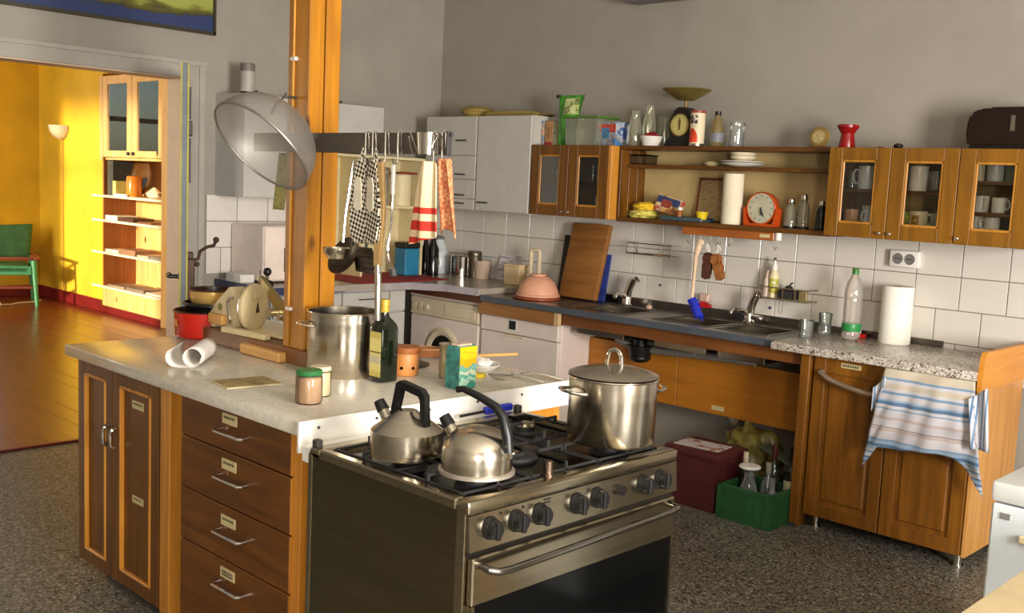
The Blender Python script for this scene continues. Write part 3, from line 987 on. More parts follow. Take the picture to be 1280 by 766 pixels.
# rolled paper
rp = B()
def spiral(u_, v_):
    # sheet: flat curl lying open on one side, wound into a tube on the other
    if u_ < .3:
        a = PI*1.15-(u_/.3)*PI*.65
        c = Vector((-.045, 0, .034)); r = .034
    else:
        a = PI*.5+PI-(u_-.3)/.7*PI*2.3
        c = Vector((.02, 0, .031)); r = .030-.006*(u_-.3)
    return Vector((c.x+r*math.cos(a), (v_-.5)*.24, c.z+r*math.sin(a)))
def sheet(u_, v_):
    pts = SP
    k = min(int(u_*(len(pts)-1)), len(pts)-2)
    f_ = u_*(len(pts)-1)-k
    p = pts[k].lerp(pts[k+1], f_)
    return Vector((p.x, (v_-.5)*.25, p.y))
SP = [Vector(q) for q in [(-.075, .058), (-.083, .04), (-.078, .018), (-.062, .004), (-.04, .0), (-.01, .001)]]
for i in range(25):
    a = -PI/2+2*PI*1.25*i/24
    r = .036-.005*i/24
    SP.append(Vector((.012+r*math.cos(a), .037+r*math.sin(a))))
ro = S('paper_roll', rp.grid(sheet, 80, 4), PAPER, 'loosely rolled sheet of white paper lying on the island corner', 'paper', None, (-3.475, 1.925, IZ+.001), math.radians(48))
solid(ro, .0012)
c = T('picture_card', 'flat gold and beige card lying on the island worktop', 'card', (-3.04, 1.87, IZ), -.14)
mk('card', B().box(-.075, .075, -.1, .1, 0, .004, .001), M('card_edge', (214, 200, 160), .6), c)
mk('print', B().box(-.068, .068, -.094, .094, .004, .0048), blotch('card_print', [(.3, (110, 96, 60)), (.48, (160, 138, 84)), (.6, (176, 158, 108)), (.7, (120, 92, 60))], 14, .5), c)
# oil bottle
ob = T('oil_bottle', 'square dark green oil bottle with yellow label and gold cap', 'bottle', (-2.822, 2.283, IZ), .02)
DARKG = M('dark_green_glass', (16, 22, 8), .06, var=.1, coat=.5)
b = B()
b.box(-.037, .037, -.037, .037, 0, .195, .008, 2)
bmesh.ops.delete(b.bm, geom=[f for f in b.bm.faces if f.normal.z > .9 and f.calc_center_median().z > .19], context='FACES')
def sq(r, z, k):
    n = 24
    out = []
    for i in range(n):
        a = 2*PI*i/n
        ca, sa = math.cos(a), math.sin(a)
        mm = max(abs(ca), abs(sa))
        q = (1-k)/mm+k
        out.append((r*ca*q, r*sa*q, z))
    return out
rings = [[b.bm.verts.new(p) for p in sq(*s_)] for s_ in [(.0345, .19, .06), (.033, .203, .2), (.027, .217, .6), (.017, .23, 1), (.0145, .243, 1), (.0145, .262, 1)]]
for p, q in zip(rings, rings[1:]):
    for i in range(24):
        b.bm.faces.new((p[i], p[(i+1) % 24], q[(i+1) % 24], q[i]))
mk('bottle', b, DARKG, ob)
GOLD = M('gold_foil', (206, 168, 62), .35, .3)
mk('cap', B().lathe([(.0155, .246), (.0165, .25), (.0165, .262), (.015, .264), (.015, .268), (.0175, .27), (.0175, .289), (.016, .291), (0, .291)], 24), GOLD, ob)
YL = bands('oil_label', 'z', [(0, (206, 186, 96)), (.12, (222, 206, 128)), (.3, (196, 184, 150)), (.47, (216, 200, 120)), (.53, (92, 82, 44)), (.56, (218, 202, 122)), (.84, (198, 176, 92))], 1/.16, .5, off=-.12)
mk('front_label', B().box(-.029, .029, -.0382, -.0372, .02, .178), YL, ob)
# earthenware pot with wooden lid
cp = T('crock', 'round orange-brown clay crock with flat lid beside the oil bottle', 'crock', (-2.878, 2.434, IZ))
CLAY = M('clay', (226, 150, 82), .45, var=.12)
b = B()
b.lathe([(0, 0), (.043, 0), (.047, .006), (.048, .04), (.048, .082), (.046, .086), (.043, .086)], 30)
mk('body', b, CLAY, cp)
mk('lid', B().lathe([(.053, .082), (.055, .088), (.055, .1), (.052, .104), (0, .105)], 30), M('clay_lid', (176, 104, 52), .5), cp)
for a in (-1.0, -.1):
    q = B()
    q.cyl((.046*math.cos(a), .046*math.sin(a), .03), (.0495*math.cos(a), .0495*math.sin(a), .03), .006, 12)
    mk('vent_hole', q, BLACKM, cp)
# jar, juice carton
gj = T('tumbler', 'tall narrow glass jar standing left of the juice carton', 'glass', (-2.745, 2.513, IZ))
TUMB = glass('tumbler_glass', (240, 232, 206), .05, .12, .2)
mk('glass', B().lathe([(0, 0), (.024, 0), (.026, .006), (.026, .125), (.0245, .125), (.0235, .01), (0, .008)], 24), TUMB, gj)
mk('rim', B().lathe([(.0255, .12), (.0275, .122), (.0275, .128), (.0245, .128)], 24), TUMB, gj)
ct = T('juice_carton', 'turquoise carton with yellow starburst print and opened top', 'carton', (-2.588, 2.44, IZ), .05)
TEAL = (70, 160, 142)
def carton_mat():
    mt, nt, bb = base('carton_print')
    tc = nt.nodes.new('ShaderNodeTexCoord')
    n = noise(nt, coords(nt), 34, 2, .5, .8)
    sp_ = nt.nodes.new('ShaderNodeSeparateXYZ')
    nt.links.new(tc.outputs['Object'], sp_.inputs[0])
    md = nt.nodes.new('ShaderNodeMath')
    md.operation = 'MULTIPLY_ADD'
    nt.links.new(n.outputs[0], md.inputs[0])
    md.inputs[1].default_value = .06
    nt.links.new(sp_.outputs[2], md.inputs[2])
    r = ramp(nt, md.outputs[0], [(0, TEAL), (.05, (176, 220, 196)), (.066, (94, 176, 156)), (.078, (214, 226, 196)), (.092, (120, 190, 170)), (.108, (244, 186, 14)), (.135, (250, 210, 24)), (.15, (246, 160, 40)), (.155, (250, 214, 20)), (.2, (244, 206, 60))], 'CONSTANT')
    nt.links.new(r.outputs[0], bb.inputs['Base Color'])
    bb.inputs['Roughness'].default_value = .35
    return mt
b = B()
def ring4(x, y, z):
    return [b.bm.verts.new(p) for p in ((-x, -y, z), (x, -y, z), (x, y, z), (-x, y, z))]
rr_ = [ring4(.032, .042, 0), ring4(.033, .043, .06), ring4(.032, .042, .125), ring4(.028, .044, .138), ring4(.02, .046, .15)]
for p, q in zip(rr_, rr_[1:]):
    for i in range(4):
        b.bm.faces.new((p[i], p[(i+1) % 4], q[(i+1) % 4], q[i]))
b.bm.faces.new(rr_[0])
mk('side_print', b, M('carton_teal', (62, 132, 124), .4, var=.3, scale=40), ct)
mk('front_print', B().prism([(-.041, .002), (.041, .002), (.041, .125), (.043, .148), (-.043, .148), (-.041, .125)], 'x', .0335, .0345), carton_mat(), ct)
mk('torn_top', B().box(-.022, .022, -.035, .035, .145, .156, .005), M('torn_card', (226, 200, 176), .8), ct)
# plate, lids, spoon, fork, wooden spatula, tray
PL = [(0, .004), (.045, .004), (.05, .0), (.055, .004), (.08, .022), (.081, .025), (.055, .009), (.045, .007), (0, .006)]
pl1 = T('plate', 'white plate with crumpled paper right behind the juice carton', 'plate', (-2.80, 2.74, IZ))
mk('dish', B().lathe(PL, 36), CERAM, pl1)
def crumple(c, r, sc, seed, mat, name, label, cat, loc):
    rnd = random.Random(seed)
    b = B()
    bmesh.ops.create_icosphere(b.bm, subdivisions=3, radius=r)
    for v in b.bm.verts:
        k = 1+rnd.uniform(-.16, .16)
        v.co = Vector((v.co.x*sc[0]*k, v.co.y*sc[1]*k, max(-r*sc[2], v.co.z*sc[2]*k)+r*sc[2]))
    return S(name, b, mat, label, cat, None, loc, 0, 20)
crumple(0, .04, (1.2, 1, .5), 3, PAPER, 'paper_napkin', 'crumpled white napkin lying on the white plate', 'napkin', (-2.80, 2.74, IZ+.008))
SW('screw_cap', B().lathe([(0, 0), (.027, 0), (.028, .003), (.028, .01), (.026, .012), (0, .012)], 24, (-2.70, 2.635, IZ)), M('yellow_lid', (236, 204, 30), .4), 'small yellow screw cap lying by the white plate', 'cap', (-2.70, 2.635, IZ))
def spoon(label, loc, rz, big):
    s_ = T('spoon', label, 'spoon', loc, rz, 'steel spoons on the island')
    b = B().lathe([(0, .004), (.6, .006), (.9, .013), (1, .018), (.9, .016), (.6, .010), (0, .008)], 18)
    for v in b.bm.verts:
        v.co.x *= .034*big
        v.co.y *= .022*big
    mk('bowl', b, CHROME, s_)
    mk('handle', B().tube([(.03*big, 0, .016), (.06, 0, .024), (.1, 0, .02), (.155, 0, .008), (.17, 0, .006)], [.003, .003, .0035, .005, .003], 8), CHROME, s_)
spoon('steel spoon lying nearest the yellow screw cap', (-2.615, 2.66, IZ), .5, 1.3)
spoon('steel spoon lying at the far right island corner', (-2.60, 2.74, IZ), .62, .8)
tr = T('oval_dish', 'shallow brown oval dish lying behind the clay crock', 'dish', (-3.13, 2.74, IZ), .75)
mk('dish', B().lathe([(0, .004), (.07, .004), (.085, .03), (.09, .036), (.082, .034), (.066, .01), (0, .009)], 32, (0, 0, 0), 1, .55), M('brown_dish', (150, 96, 54), .35), tr)
mk('rim', B().lathe([(.083, .034), (.09, .036), (.091, .039), (.083, .039)], 32, (0, 0, 0), 1, .55), M('brown_rim', (192, 150, 112), .3), tr)
SW('metal_disc', B().lathe([(0, .012), (.07, .01), (.1, .0), (.102, .004), (.07, .015), (0, .018)], 28, (-3.04, 2.56, IZ)), steel('dark_lid', (120, 108, 92), .35), 'flat dark metal plate lying behind the oil bottle', 'plate', (-3.04, 2.56, IZ))
sp_ = T('wooden_spatula', 'light wooden spatula lying across the far edge of the island', 'spatula', (-2.90, 2.82, IZ), .75)
mk('handle', B().tube([(-.02, 0, .03), (.16, 0, .046)], .006, 8), LIGHTW, sp_)
mk('blade', B().box(-.1, -.015, -.022, .022, .018, .026, .003), LIGHTW, sp_)

# stack of pans at the island's left end
def pan(name, label, loc, r, h, mat, inner, rim, flare=1.0, cat='pot', a=0):
    p = T(name, label, cat, loc, a, 'pans stacked at the left end of the island')
    mk('body', B().lathe([(0, 0), (r*.9*flare, 0), (r*.96*flare, .008), (r, h-.008), (r, h)], 40), mat, p)
    mk('inside', B().lathe([(r-.003, h), (r-.004, h-.01), (r*.94*flare, .012), (0, .008)], 40), inner, p)
    mk('rim', B().lathe([(r-.004, h-.003), (r+.004, h-.003), (r+.005, h+.002), (r-.002, h+.004)], 40), rim, p)
    return p
REDE = M('red_enamel', (184, 28, 8), .22, var=.08, coat=.4)
BROWNE = M('brown_enamel', (58, 30, 18), .3)
p1 = pan('enamel_pot', 'red enamel pot with a yellow mark at the bottom of the stack', (-4.025, 2.265, IZ), .127, .112, REDE, BROWNE, BROWNE)
a0 = math.radians(-95)
mkp = B()
mkp.grid(lambda u_, v_: Vector(((.1262+.003*v_)*math.cos(a0+(u_-.5)*.22), (.1262+.003*v_)*math.sin(a0+(u_-.5)*.22), .05+.03*v_)), 4, 2)
mk('mark', mkp, M('yellow_mark', (226, 140, 20), .4), p1)
pan('black_pan', 'black frying pan stacked on the red enamel pot', (-4.005, 2.285, IZ+.117), .115, .03, BLACKM, BLACKM, BLACKM, .9, 'pan')
pan('brass_pan', 'wide cream and gold saucepan on top of the pan stack', (-4.0, 2.29, IZ+.149), .1, .055, M('cream_gold', (206, 168, 96), .25, .5), BROWNE, BROWNE)
# hand-cranked bread slicer
sl_ = T('bread_slicer', 'cream hand-cranked bread slicer with round blade guard on the plinth', 'slicer', (-3.65, 2.34, .97), world=True)
CRE = M('slicer_cream', (224, 204, 158), .35, var=.05)
mk('base', B().box(-3.91, -3.45, 2.27, 2.49, .972, .985, .004).box(-3.9, -3.87, 2.22, 2.29, .972, .995, .004), CRE, sl_)
mk('housing', B().prism([(-3.935, .985), (-3.735, .985), (-3.735, 1.13), (-3.775, 1.15), (-3.86, 1.09), (-3.935, 1.03)], 'y', 2.235, 2.30), CRE, sl_)
mk('badge', B().cyl((-3.845, 2.2345, 1.06), (-3.845, 2.233, 1.06), .016, 16), M('badge_olive', (140, 130, 70), .5), sl_)
mk('front_tray', B().box(-3.90, -3.79, 2.21, 2.235, .99, 1.03, .003), LIGHTW, sl_)
tilt = Matrix.Translation((-3.675, 2.295, 1.072)) @ Matrix.Rotation(math.radians(116), 4, 'Z') @ Matrix.Scale(.95, 4) @ Matrix.Rotation(PI/2, 4, 'X')
wh = mk('blade_guard', B().lathe([(0, .012), (.075, .012), (.102, .004), (.105, -.004), (.1, -.02), (0, -.02)], 40).xf(tilt), CRE, sl_)
mk('guard_window', B().prism([(-.016, -.02), (.016, -.02), (0, .03)], 'z', .0122, .0135).xf(tilt), M('dark_olive', (60, 48, 30), .5), wh)
mk('guard_cap', B().box(-.035, .035, .04, .065, .012, .022, .004).xf(tilt), CRE, wh)
mk('blade', B().lathe([(.0, -.022), (.098, -.022), (.1, -.025), (0, -.028)], 40).xf(tilt), STEEL, sl_)
mk('feed_plate', B().prism([(-3.80, 1.175), (-3.78, 1.19), (-3.50, 1.03), (-3.50, .985), (-3.56, .985)], 'y', 2.38, 2.40), steel('slicer_plate', (206, 186, 132), .35), sl_)
mk('slide_bar', B().box(-.14, .14, -.017, .017, 0, .024, .004).xf(Matrix.Translation((-3.60, 2.205, .972)) @ Matrix.Rotation(.10, 4, 'Z')), CRE, sl_)
mk('crank_arm', B().tube([(-3.82, 2.42, 1.06), (-3.81, 2.43, 1.13), (-3.80, 2.43, 1.19)], .009, 10), CHROME, sl_)
mk('crank_knob', B().lathe([(0, 0), (.014, .003), (.02, .02), (.014, .045), (0, .05)], 16, (-3.80, 2.43, 1.125), rot=Matrix.Rotation(.6, 3, 'Y')).ball((-3.80, 2.43, 1.205), .018), BLACKP, sl_)
mk('spindle', B().cyl((-3.66, 2.38, 1.05), (-3.66, 2.35, 1.05), .018, 16), CHROME, sl_)
mk('spindle', B().cyl((-3.59, 2.38, 1.04), (-3.59, 2.35, 1.04), .014, 16), CHROME, sl_)
mk('rod', B().tube([(-3.74, 2.36, 1.0), (-3.745, 2.36, 1.22)], .004, 8), STEEL, sl_)
mk('handle_loop', B().tube([(-3.765, 2.235, 1.0), (-3.765, 2.222, 1.09), (-3.75, 2.222, 1.105), (-3.735, 2.235, 1.11)], .008, 8), CHROME, sl_)
SW('wooden_wedge', B().box(-3.40, -3.345, 2.26, 2.30, .972, 1.01, .004), LIGHTW, 'small pale wooden block on the plinth against the post', 'block', (-3.37, 2.28, .972))
# ---------------------------------------------------------------- utensil rack on the post
rk = T('utensil_rack', 'flat steel hanging bar fixed across the wooden post above the island', 'rack', (-2.98, 2.19, 1.70), world=True)
mk('bar', B().box(-3.53, -2.42, 2.186, 2.192, 1.703, 1.772, .001), BARS, rk)
mk('end_cap', B().box(-2.424, -2.414, 2.18, 2.2, 1.70, 1.776, .002).cyl((-2.418, 2.19, 1.765), (-2.404, 2.19, 1.765), .006, 10), DGREY, rk)
mk('bracket', B().box(-3.31, -3.21, 2.19, 2.2, 1.71, 1.765, .002), DGREY, rk)
q = B()
q.lathe([(.03, 0), (.036, .068), (.034, .068), (.028, .002)], 28, (-2.513, 2.178, 1.703), 1, .75)
mk('glint_cup', q, CHROME, rk)  # added convex piece, shaped to mirror the window as a white streak
def shook(x, top=1.772, bot=1.672, r=.0028):
    return B().tube([(x, 2.20, top-.03), (x, 2.199, top), (x, 2.19, top+.006), (x, 2.181, top), (x+.004, 2.178, 1.72), (x+.008, 2.176, bot+.012), (x+.008, 2.17, bot), (x+.008, 2.158, bot-.002), (x+.008, 2.152, bot+.014)], r, 6)
HX = [-2.826, -2.788, -2.72, -2.655, -2.48, -2.44]
for k, x in enumerate(HX):
    mk('hook', shook(x), CHROME, rk)
for x0, x1 in ((-2.545, -2.585), (-2.478, -2.44)):
    mk('wire_loop', B().tube([(x0, 2.175, 1.705), (x0+(x1-x0)*.4, 2.17, 1.74), (x1, 2.172, 1.77), (x1+(x1-x0)*.2, 2.174, 1.76), (x0+(x1-x0)*.9, 2.172, 1.73), (x0+(x1-x0)*.5, 2.17, 1.703)], .002, 6), CHROME, rk)
# see-through sieve hanging from the post
ray_ = Vector((-.847, .532, .025))
rgt = Vector((.715, .698, .046)); rgt = (rgt-ray_*rgt.dot(ray_)).normalized()
upv = rgt.cross(ray_).normalized()
UR = (.70*rgt+.714*upv).normalized()
ax = (.41*ray_+.912*UR).normalized()
maj = (.714*rgt-.70*upv).normalized()
mnr = ax.cross(maj).normalized()
Cc = Vector((-3.16, 1.985, 1.71))
frame = Matrix((maj, mnr, ax)).transposed()
sv = T('mesh_sieve', 'large grey see-through mesh sieve tilted against the left of the post', 'sieve', Cc, world=True)
SIEVE = bpy.data.materials.new('fine_wire_mesh')
SIEVE.use_nodes = True
nt = SIEVE.node_tree
bs = nt.nodes['Principled BSDF']
bs.inputs['Base Color'].default_value = (.34, .32, .29, 1)
bs.inputs['Metallic'].default_value = .6
bs.inputs['Roughness'].default_value = .45
lw = nt.nodes.new('ShaderNodeLayerWeight')
lw.inputs[0].default_value = .3
mr = nt.nodes.new('ShaderNodeMapRange')
mr.inputs[3].default_value = .40
mr.inputs[4].default_value = .85
nt.links.new(lw.outputs['Facing'], mr.inputs[0])
nt.links.new(mr.outputs[0], bs.inputs['Alpha'])
R = .195
mk('mesh_dome', B().lathe([(R, 0)]+[(R*math.cos(a), .175*math.sin(a)) for a in [k*PI/2/12 for k in range(1, 12)]]+[(0, .175)], 48, Cc, rot=frame), SIEVE, sv)
mk('rim', B().tube([Cc+maj*R*math.cos(2*PI*k/56)+mnr*R*math.sin(2*PI*k/56) for k in range(56)], .0045, 8, True), M('dull_rim', (150, 144, 136), .4, .8), sv)
hk = Vector((-3.27, 2.15, 1.90))
apx = min([Cc+frame @ Vector((R*math.cos(a)*math.cos(b_), R*math.cos(a)*math.sin(b_), .175*math.sin(a))) for a in [.1*i for i in range(12)] for b_ in [.2*j for j in range(32)]], key=lambda p_: (p_-hk).length)
mk('hanging_loop', B().tube([apx, apx.lerp(hk, .5)+Vector((0, -.012, 0)), hk], .004, 8), DGREY, sv)

# things hanging from the hooks
def cloth(name, label, cat, fn, mat, nu=16, nv=24, th=.004, loc=(0, 0, 0), grp=None):
    o = SW(name, B().grid(fn, nu, nv), mat, label, cat, loc, grp)
    o.data.materials.clear()
    o.data.materials.append(mat)
    return solid(o, th)
CHK = check('black_white_check', (26, 24, 22), (216, 204, 180), 95)
MITTIN = M('mitt_lining', (222, 210, 186), .7, var=.06)
def mitt(label, x, rz):
    t_ = T('oven_mitt', label, 'oven mitt', (x, 2.165, 1.40), rz, 'checked oven mitts on the rack')
    b = B()
    prof = [(-.018, .0), (-.034, .02), (-.042, .07), (-.038, .14), (-.028, .2), (-.02, .255), (-.012, .29), (.012, .29), (.02, .255), (.03, .2), (.042, .13), (.046, .06), (.038, .015), (.02, 0)]
    b.prism([(1.15*p_[0], p_[1]) for p_ in prof], 'y', -.016, .016)
    bmesh.ops.bevel(b.bm, geom=[e for e in b.bm.edges if abs(e.verts[0].co.y-e.verts[1].co.y) < 1e-5], offset=.007, segments=2, affect='EDGES')
    mk('mitt_body', b, CHK, t_)
    mk('pale_patch', B().prism([(-.020, .12), (-.019, .2), (-.011, .222), (.008, .222), (.016, .2), (.02, .12), (0, .108)], 'y', -.0195, -.015), MITTIN, t_)
    mk('loop', B().tube([(0, 0, .285), (-.006, .0, .30), (0, 0, .318), (.006, 0, .30), (0, 0, .285)], .003, 6), CHK, t_)
    return t_
mitt('black and white checked oven mitt hanging nearer the post', -2.818, .08)
mitt('black and white checked oven mitt hanging right of its twin', -2.748, -.1)
tw1 = bands('red_striped_linen', 'z', [(0, (190, 40, 22)), (.06, (226, 200, 160)), (.13, (196, 44, 26)), (.23, (226, 202, 160)), (.30, (198, 46, 28)), (.36, (224, 200, 158)), (.9, (214, 188, 146))], 1/.32, off=0)
ck2 = check('orange_check_linen', (206, 110, 66), (226, 164, 116), 90)
def tfn(cx, wt, wb, z0, z1, y, ph):
    def f_(u_, v_):
        w_ = wt+(wb-wt)*v_**.7
        return Vector((cx+(u_-.5)*w_-.05*v_*(1 if ph else .0)*0-(.035*v_ if not ph else -.012*v_), y+.018*math.sin(u_*9+ph*2)*(1-.35*v_)-.01*math.cos(v_*2), z1+(z0-z1)*v_+(.03*(u_-.5) if not ph else -.05*abs(u_-.4))*v_))
    return f_
cloth('tea_towel', 'cream tea towel with red stripes hanging on the rack', 'towel', tfn(-2.462, .05, .125, 1.43, 1.68, 2.155, 0), tw1, loc=(-2.48, 2.155, 1.42), grp='towels on the utensil rack')
cloth('tea_towel', 'orange checked tea towel at the right end of the rack', 'towel', tfn(-2.415, .045, .09, 1.475, 1.69, 2.185, 1), ck2, loc=(-2.42, 2.185, 1.44), grp='towels on the utensil rack')
def utensil(name, label, x, parts, grp='utensils hanging from the rack'):
    t_ = T(name, label, 'utensil', (x, 2.15, 1.4), 0, grp, world=True)
    for nm, b, mt in parts:
        mk(nm, b, mt, t_)
    return t_
Yh = 2.155
utensil('steel_ladle', 'steel ladle hanging behind the left oven mitt', -2.86, [('handle', B().tube([(-2.856, Yh-.0, 1.675), (-2.866, Yh-.02, 1.5), (-2.87, Yh-.025, 1.40)], .005, 8), CHROME), ('bowl', B().lathe([(.0, 0), (.03, .008), (.044, .03), (.046, .045), (.042, .03), (.028, .011), (0, .004)], 24, (-2.885, Yh-.04, 1.335)), STEEL)])
SKIM = steel('dark_skimmer', (96, 84, 72), .35, 'x')
rx_ = Matrix.Rotation(PI/2-.5, 3, 'X')
utensil('skimmer', 'round dark skimmer hanging left below the oven mitts', -2.93, [('handle', B().tube([(-2.837, Yh+.03, 1.675), (-2.86, Yh+.036, 1.5), (-2.90, Yh+.04, 1.385)], .005, 8), DGREY), ('dish', B().lathe([(0, 0), (.04, .006), (.07, .024), (.072, .03), (.066, .026), (.036, .01), (0, .004)], 28, (-2.935, Yh+.05, 1.335), rot=rx_), SKIM)])
b = B()
b.prism([(-2.865, 1.30), (-2.775, 1.295), (-2.755, 1.345), (-2.785, 1.385), (-2.855, 1.385), (-2.88, 1.35)], 'y', Yh+.03, Yh+.034)
gsl = B()
for i in range(5):
    for j in range(3):
        gsl.cyl((-2.848+.018*i, Yh+.0285, 1.315+.018*j), (-2.848+.018*i, Yh+.0305, 1.315+.018*j), .004, 8)
ut = utensil('slotted_turner', 'dark slotted turner hanging under the right oven mitt', -2.82, [('handle', B().tube([(-2.767, Yh+.026, 1.675), (-2.79, Yh+.03, 1.5), (-2.815, Yh+.032, 1.385)], .005, 8), DGREY), ('blade', b, SKIM)])
mk('slot', gsl, BLACKM, ut)
TAN = wood('pale_stick', (176, 138, 84), (206, 170, 112), 'z')
utensil('long_paddle', 'long wooden paddle with steel tip hanging down to the oil bottle', -2.70, [('blade', B().prism([(-2.728, 1.33), (-2.70, 1.33), (-2.685, 1.52), (-2.70, 1.675), (-2.722, 1.675), (-2.735, 1.52)], 'y', Yh-.002, Yh+.01), TAN), ('shaft', B().cyl((-2.712, Yh+.004, 1.335), (-2.705, Yh+.004, 1.15), .011, 14), CHROME)])
utensil('carving_fork', 'white handled utensil with thin curved shaft hanging right of the paddle', -2.64, [('handle', B().box(-2.650, -2.634, Yh-.006, Yh+.006, 1.567, 1.668, .004), WHITEP), ('shaft', B().tube([(-2.642, Yh, 1.57), (-2.645, Yh, 1.48), (-2.66, Yh, 1.40), (-2.655, Yh, 1.36), (-2.63, Yh, 1.325)], [.004, .004, .004, .006, .009], 8), CHROME), ('tip', B().cyl((-2.63, Yh, 1.328), (-2.624, Yh, 1.305), .012, 12), DGREY)])
for k, (x, zz_) in enumerate(((-2.80, 1.45), (-2.765, 1.455))):
    utensil('whisk', ['steel whisk hanging behind the oven mitts, nearer the post', 'steel whisk hanging behind the oven mitts, away from the post'][k], x, [('handle', B().cyl((x, Yh+.034, 1.69), (x, Yh+.034, 1.58), .009, 12), CHROME), ('wires', B().tube([(x, Yh+.034, 1.58), (x-.02, Yh+.034, 1.52), (x-.022, Yh+.034, 1.48), (x, Yh+.034, zz_), (x+.022, Yh+.034, 1.48), (x+.02, Yh+.034, 1.52), (x, Yh+.034, 1.58)], .002, 6).tube([(x, Yh+.034, 1.58), (x, Yh+.02, 1.5), (x, Yh+.034, zz_)], .002, 6), CHROME)])
pn_ = cloth('leaflet', 'yellowish printed leaflet hanging on the post behind the sieve', 'paper', lambda u_, v_: Vector((-3.40+.075*u_-.035*v_, 2.215+.01*math.sin(u_*3), 1.70-.215*v_)), blotch('leaflet_print', [(.3, (120, 116, 60)), (.5, (176, 168, 100)), (.7, (146, 140, 80))], 60, .7), 6, 10, .002, (-3.38, 2.215, 1.49))

# ---------------------------------------------------------------- left wall and corner run
ca = T('wall_cabinet', 'white wall cabinet with flat door on the left wall behind the sieve', 'cabinet', (-5.7, 3.7, 1.47), world=True)
mk('body', B().box(-5.85, -5.54, 3.35, 4.02, 1.47, 2.09), WCAB, ca)
mk('door', B().box(-5.54, -5.52, 3.352, 4.018, 1.472, 2.088, .003), WCAB, ca)
cb = T('wall_cabinet', 'white wall cabinet seen right of the post above the rack', 'cabinet', (-5.7, 4.2, 1.78), world=True)
mk('body', B().box(-5.85, -5.54, 4.025, 4.41, 1.78, 2.09), WCAB, cb)
mk('door', B().box(-5.54, -5.52, 4.027, 4.408, 1.782, 2.088, .003), WCAB, cb)
cy = T('canister', 'pale grey cylinder with dark band standing on the left wall cabinet', 'canister', (-5.62, 3.43, 2.091))
mk('body', B().lathe([(0, 0), (.043, 0), (.043, .17), (0, .17)], 28), M('pale_grey', (176, 168, 158), .5), cy)
mk('lid', B().lathe([(.0435, .135), (.044, .137), (.044, .178), (.041, .182), (0, .182)], 28), M('mid_grey', (116, 108, 100), .5), cy)
mk('base_ring', B().lathe([(.0435, .004), (.046, .006), (.046, .012), (.0435, .014)], 28).cyl((.05, .02, .012), (.065, .03, .016), .008, 8), BLACKP, cy)
SW('wood_scrap', B().box(-5.6, -5.54, 4.02, 4.08, 2.09, 2.105, .003), DGREY, 'small dark scrap lying on the cabinet right of the post', 'scrap', (-5.57, 4.05, 2.09))
os_ = T('open_shelf', 'cream open shelf unit standing on the corner counter behind the rack', 'shelf', (-5.7, 4.45, .95), world=True)
b = B().box(-5.85, -5.835, 4.03, 4.9, .952, 1.772)
mk('back_panel', b, CREAM, os_)
for y in (4.03, 4.29, 4.82):
    mk('upright', B().box(-5.835, -5.58, y, y+.018, .952, 1.772, .001), CREAM, os_)
for z in (1.42, 1.755):
    mk('shelf', B().box(-5.835, -5.58, 4.308, 4.82, z, z+.018, .001), CREAM, os_)
mk('shelf', B().box(-5.835, -5.58, 4.048, 4.29, 1.755, 1.773), CREAM, os_)
def can(label, y, r, h, mat, z=1.439, x=-5.68, name='canister', grp='canisters on the cream shelf'):
    t_ = T(name, label, 'canister', (x, y, z), 0, grp)
    mk('body', B().lathe([(0, 0), (r, 0), (r, h*.86), (r*.95, h*.88)], 24), mat, t_)
    mk('lid', B().lathe([(r*1.02, h*.86), (r*1.02, h*.95), (r*.9, h), (0, h)], 24), mat, t_)
can('steel canister at the left of the cream shelf', 4.40, .05, .22, CHROME)
can('tall bright steel canister in the middle of the cream shelf', 4.53, .06, .26, STEEL)
can('cream storage tin right on the cream shelf', 4.70, .075, .22, CREAM)
SW('red_tray', B().box(-5.76, -5.6, 4.63, 4.79, 1.66, 1.672, .004), M('red_dark', (140, 34, 24), .4), 'flat red and dark lid lying on the cream storage tin', 'tray', (-5.68, 4.7, 1.66))

# microwave
mw = T('microwave', 'white microwave standing on the corner counter left of the post', 'microwave', (-5.6, 3.75, .95), world=True)
mk('body', B().box(-5.83, -5.46, 3.46, 3.96, .962, 1.30, .006), WHITEE, mw)
mk('door', B().box(-5.46, -5.448, 3.465, 3.84, .97, 1.295, .004), WHITEE, mw)
mk('door_window', B().box(-5.449, -5.445, 3.60, 3.82, 1.02, 1.17, .003), DGREY, mw)
for y in (3.5, 3.92):
    mk('foot', B().box(-5.5, -5.46, y-.02, y+.02, .951, .964), BLACKP, mw)
wb = S('white_box', B().box(-.09, .09, -.2, .2, 0, .05, .004), WHITEP, 'low white box on the counter left of the microwave', 'box', None, (-5.58, 3.48, .951), PI/2)
wb.location = (-5.62, 3.40, .951)
wb.rotation_euler = (0, 0, 0)
wb.scale = (.9, .25, 1)

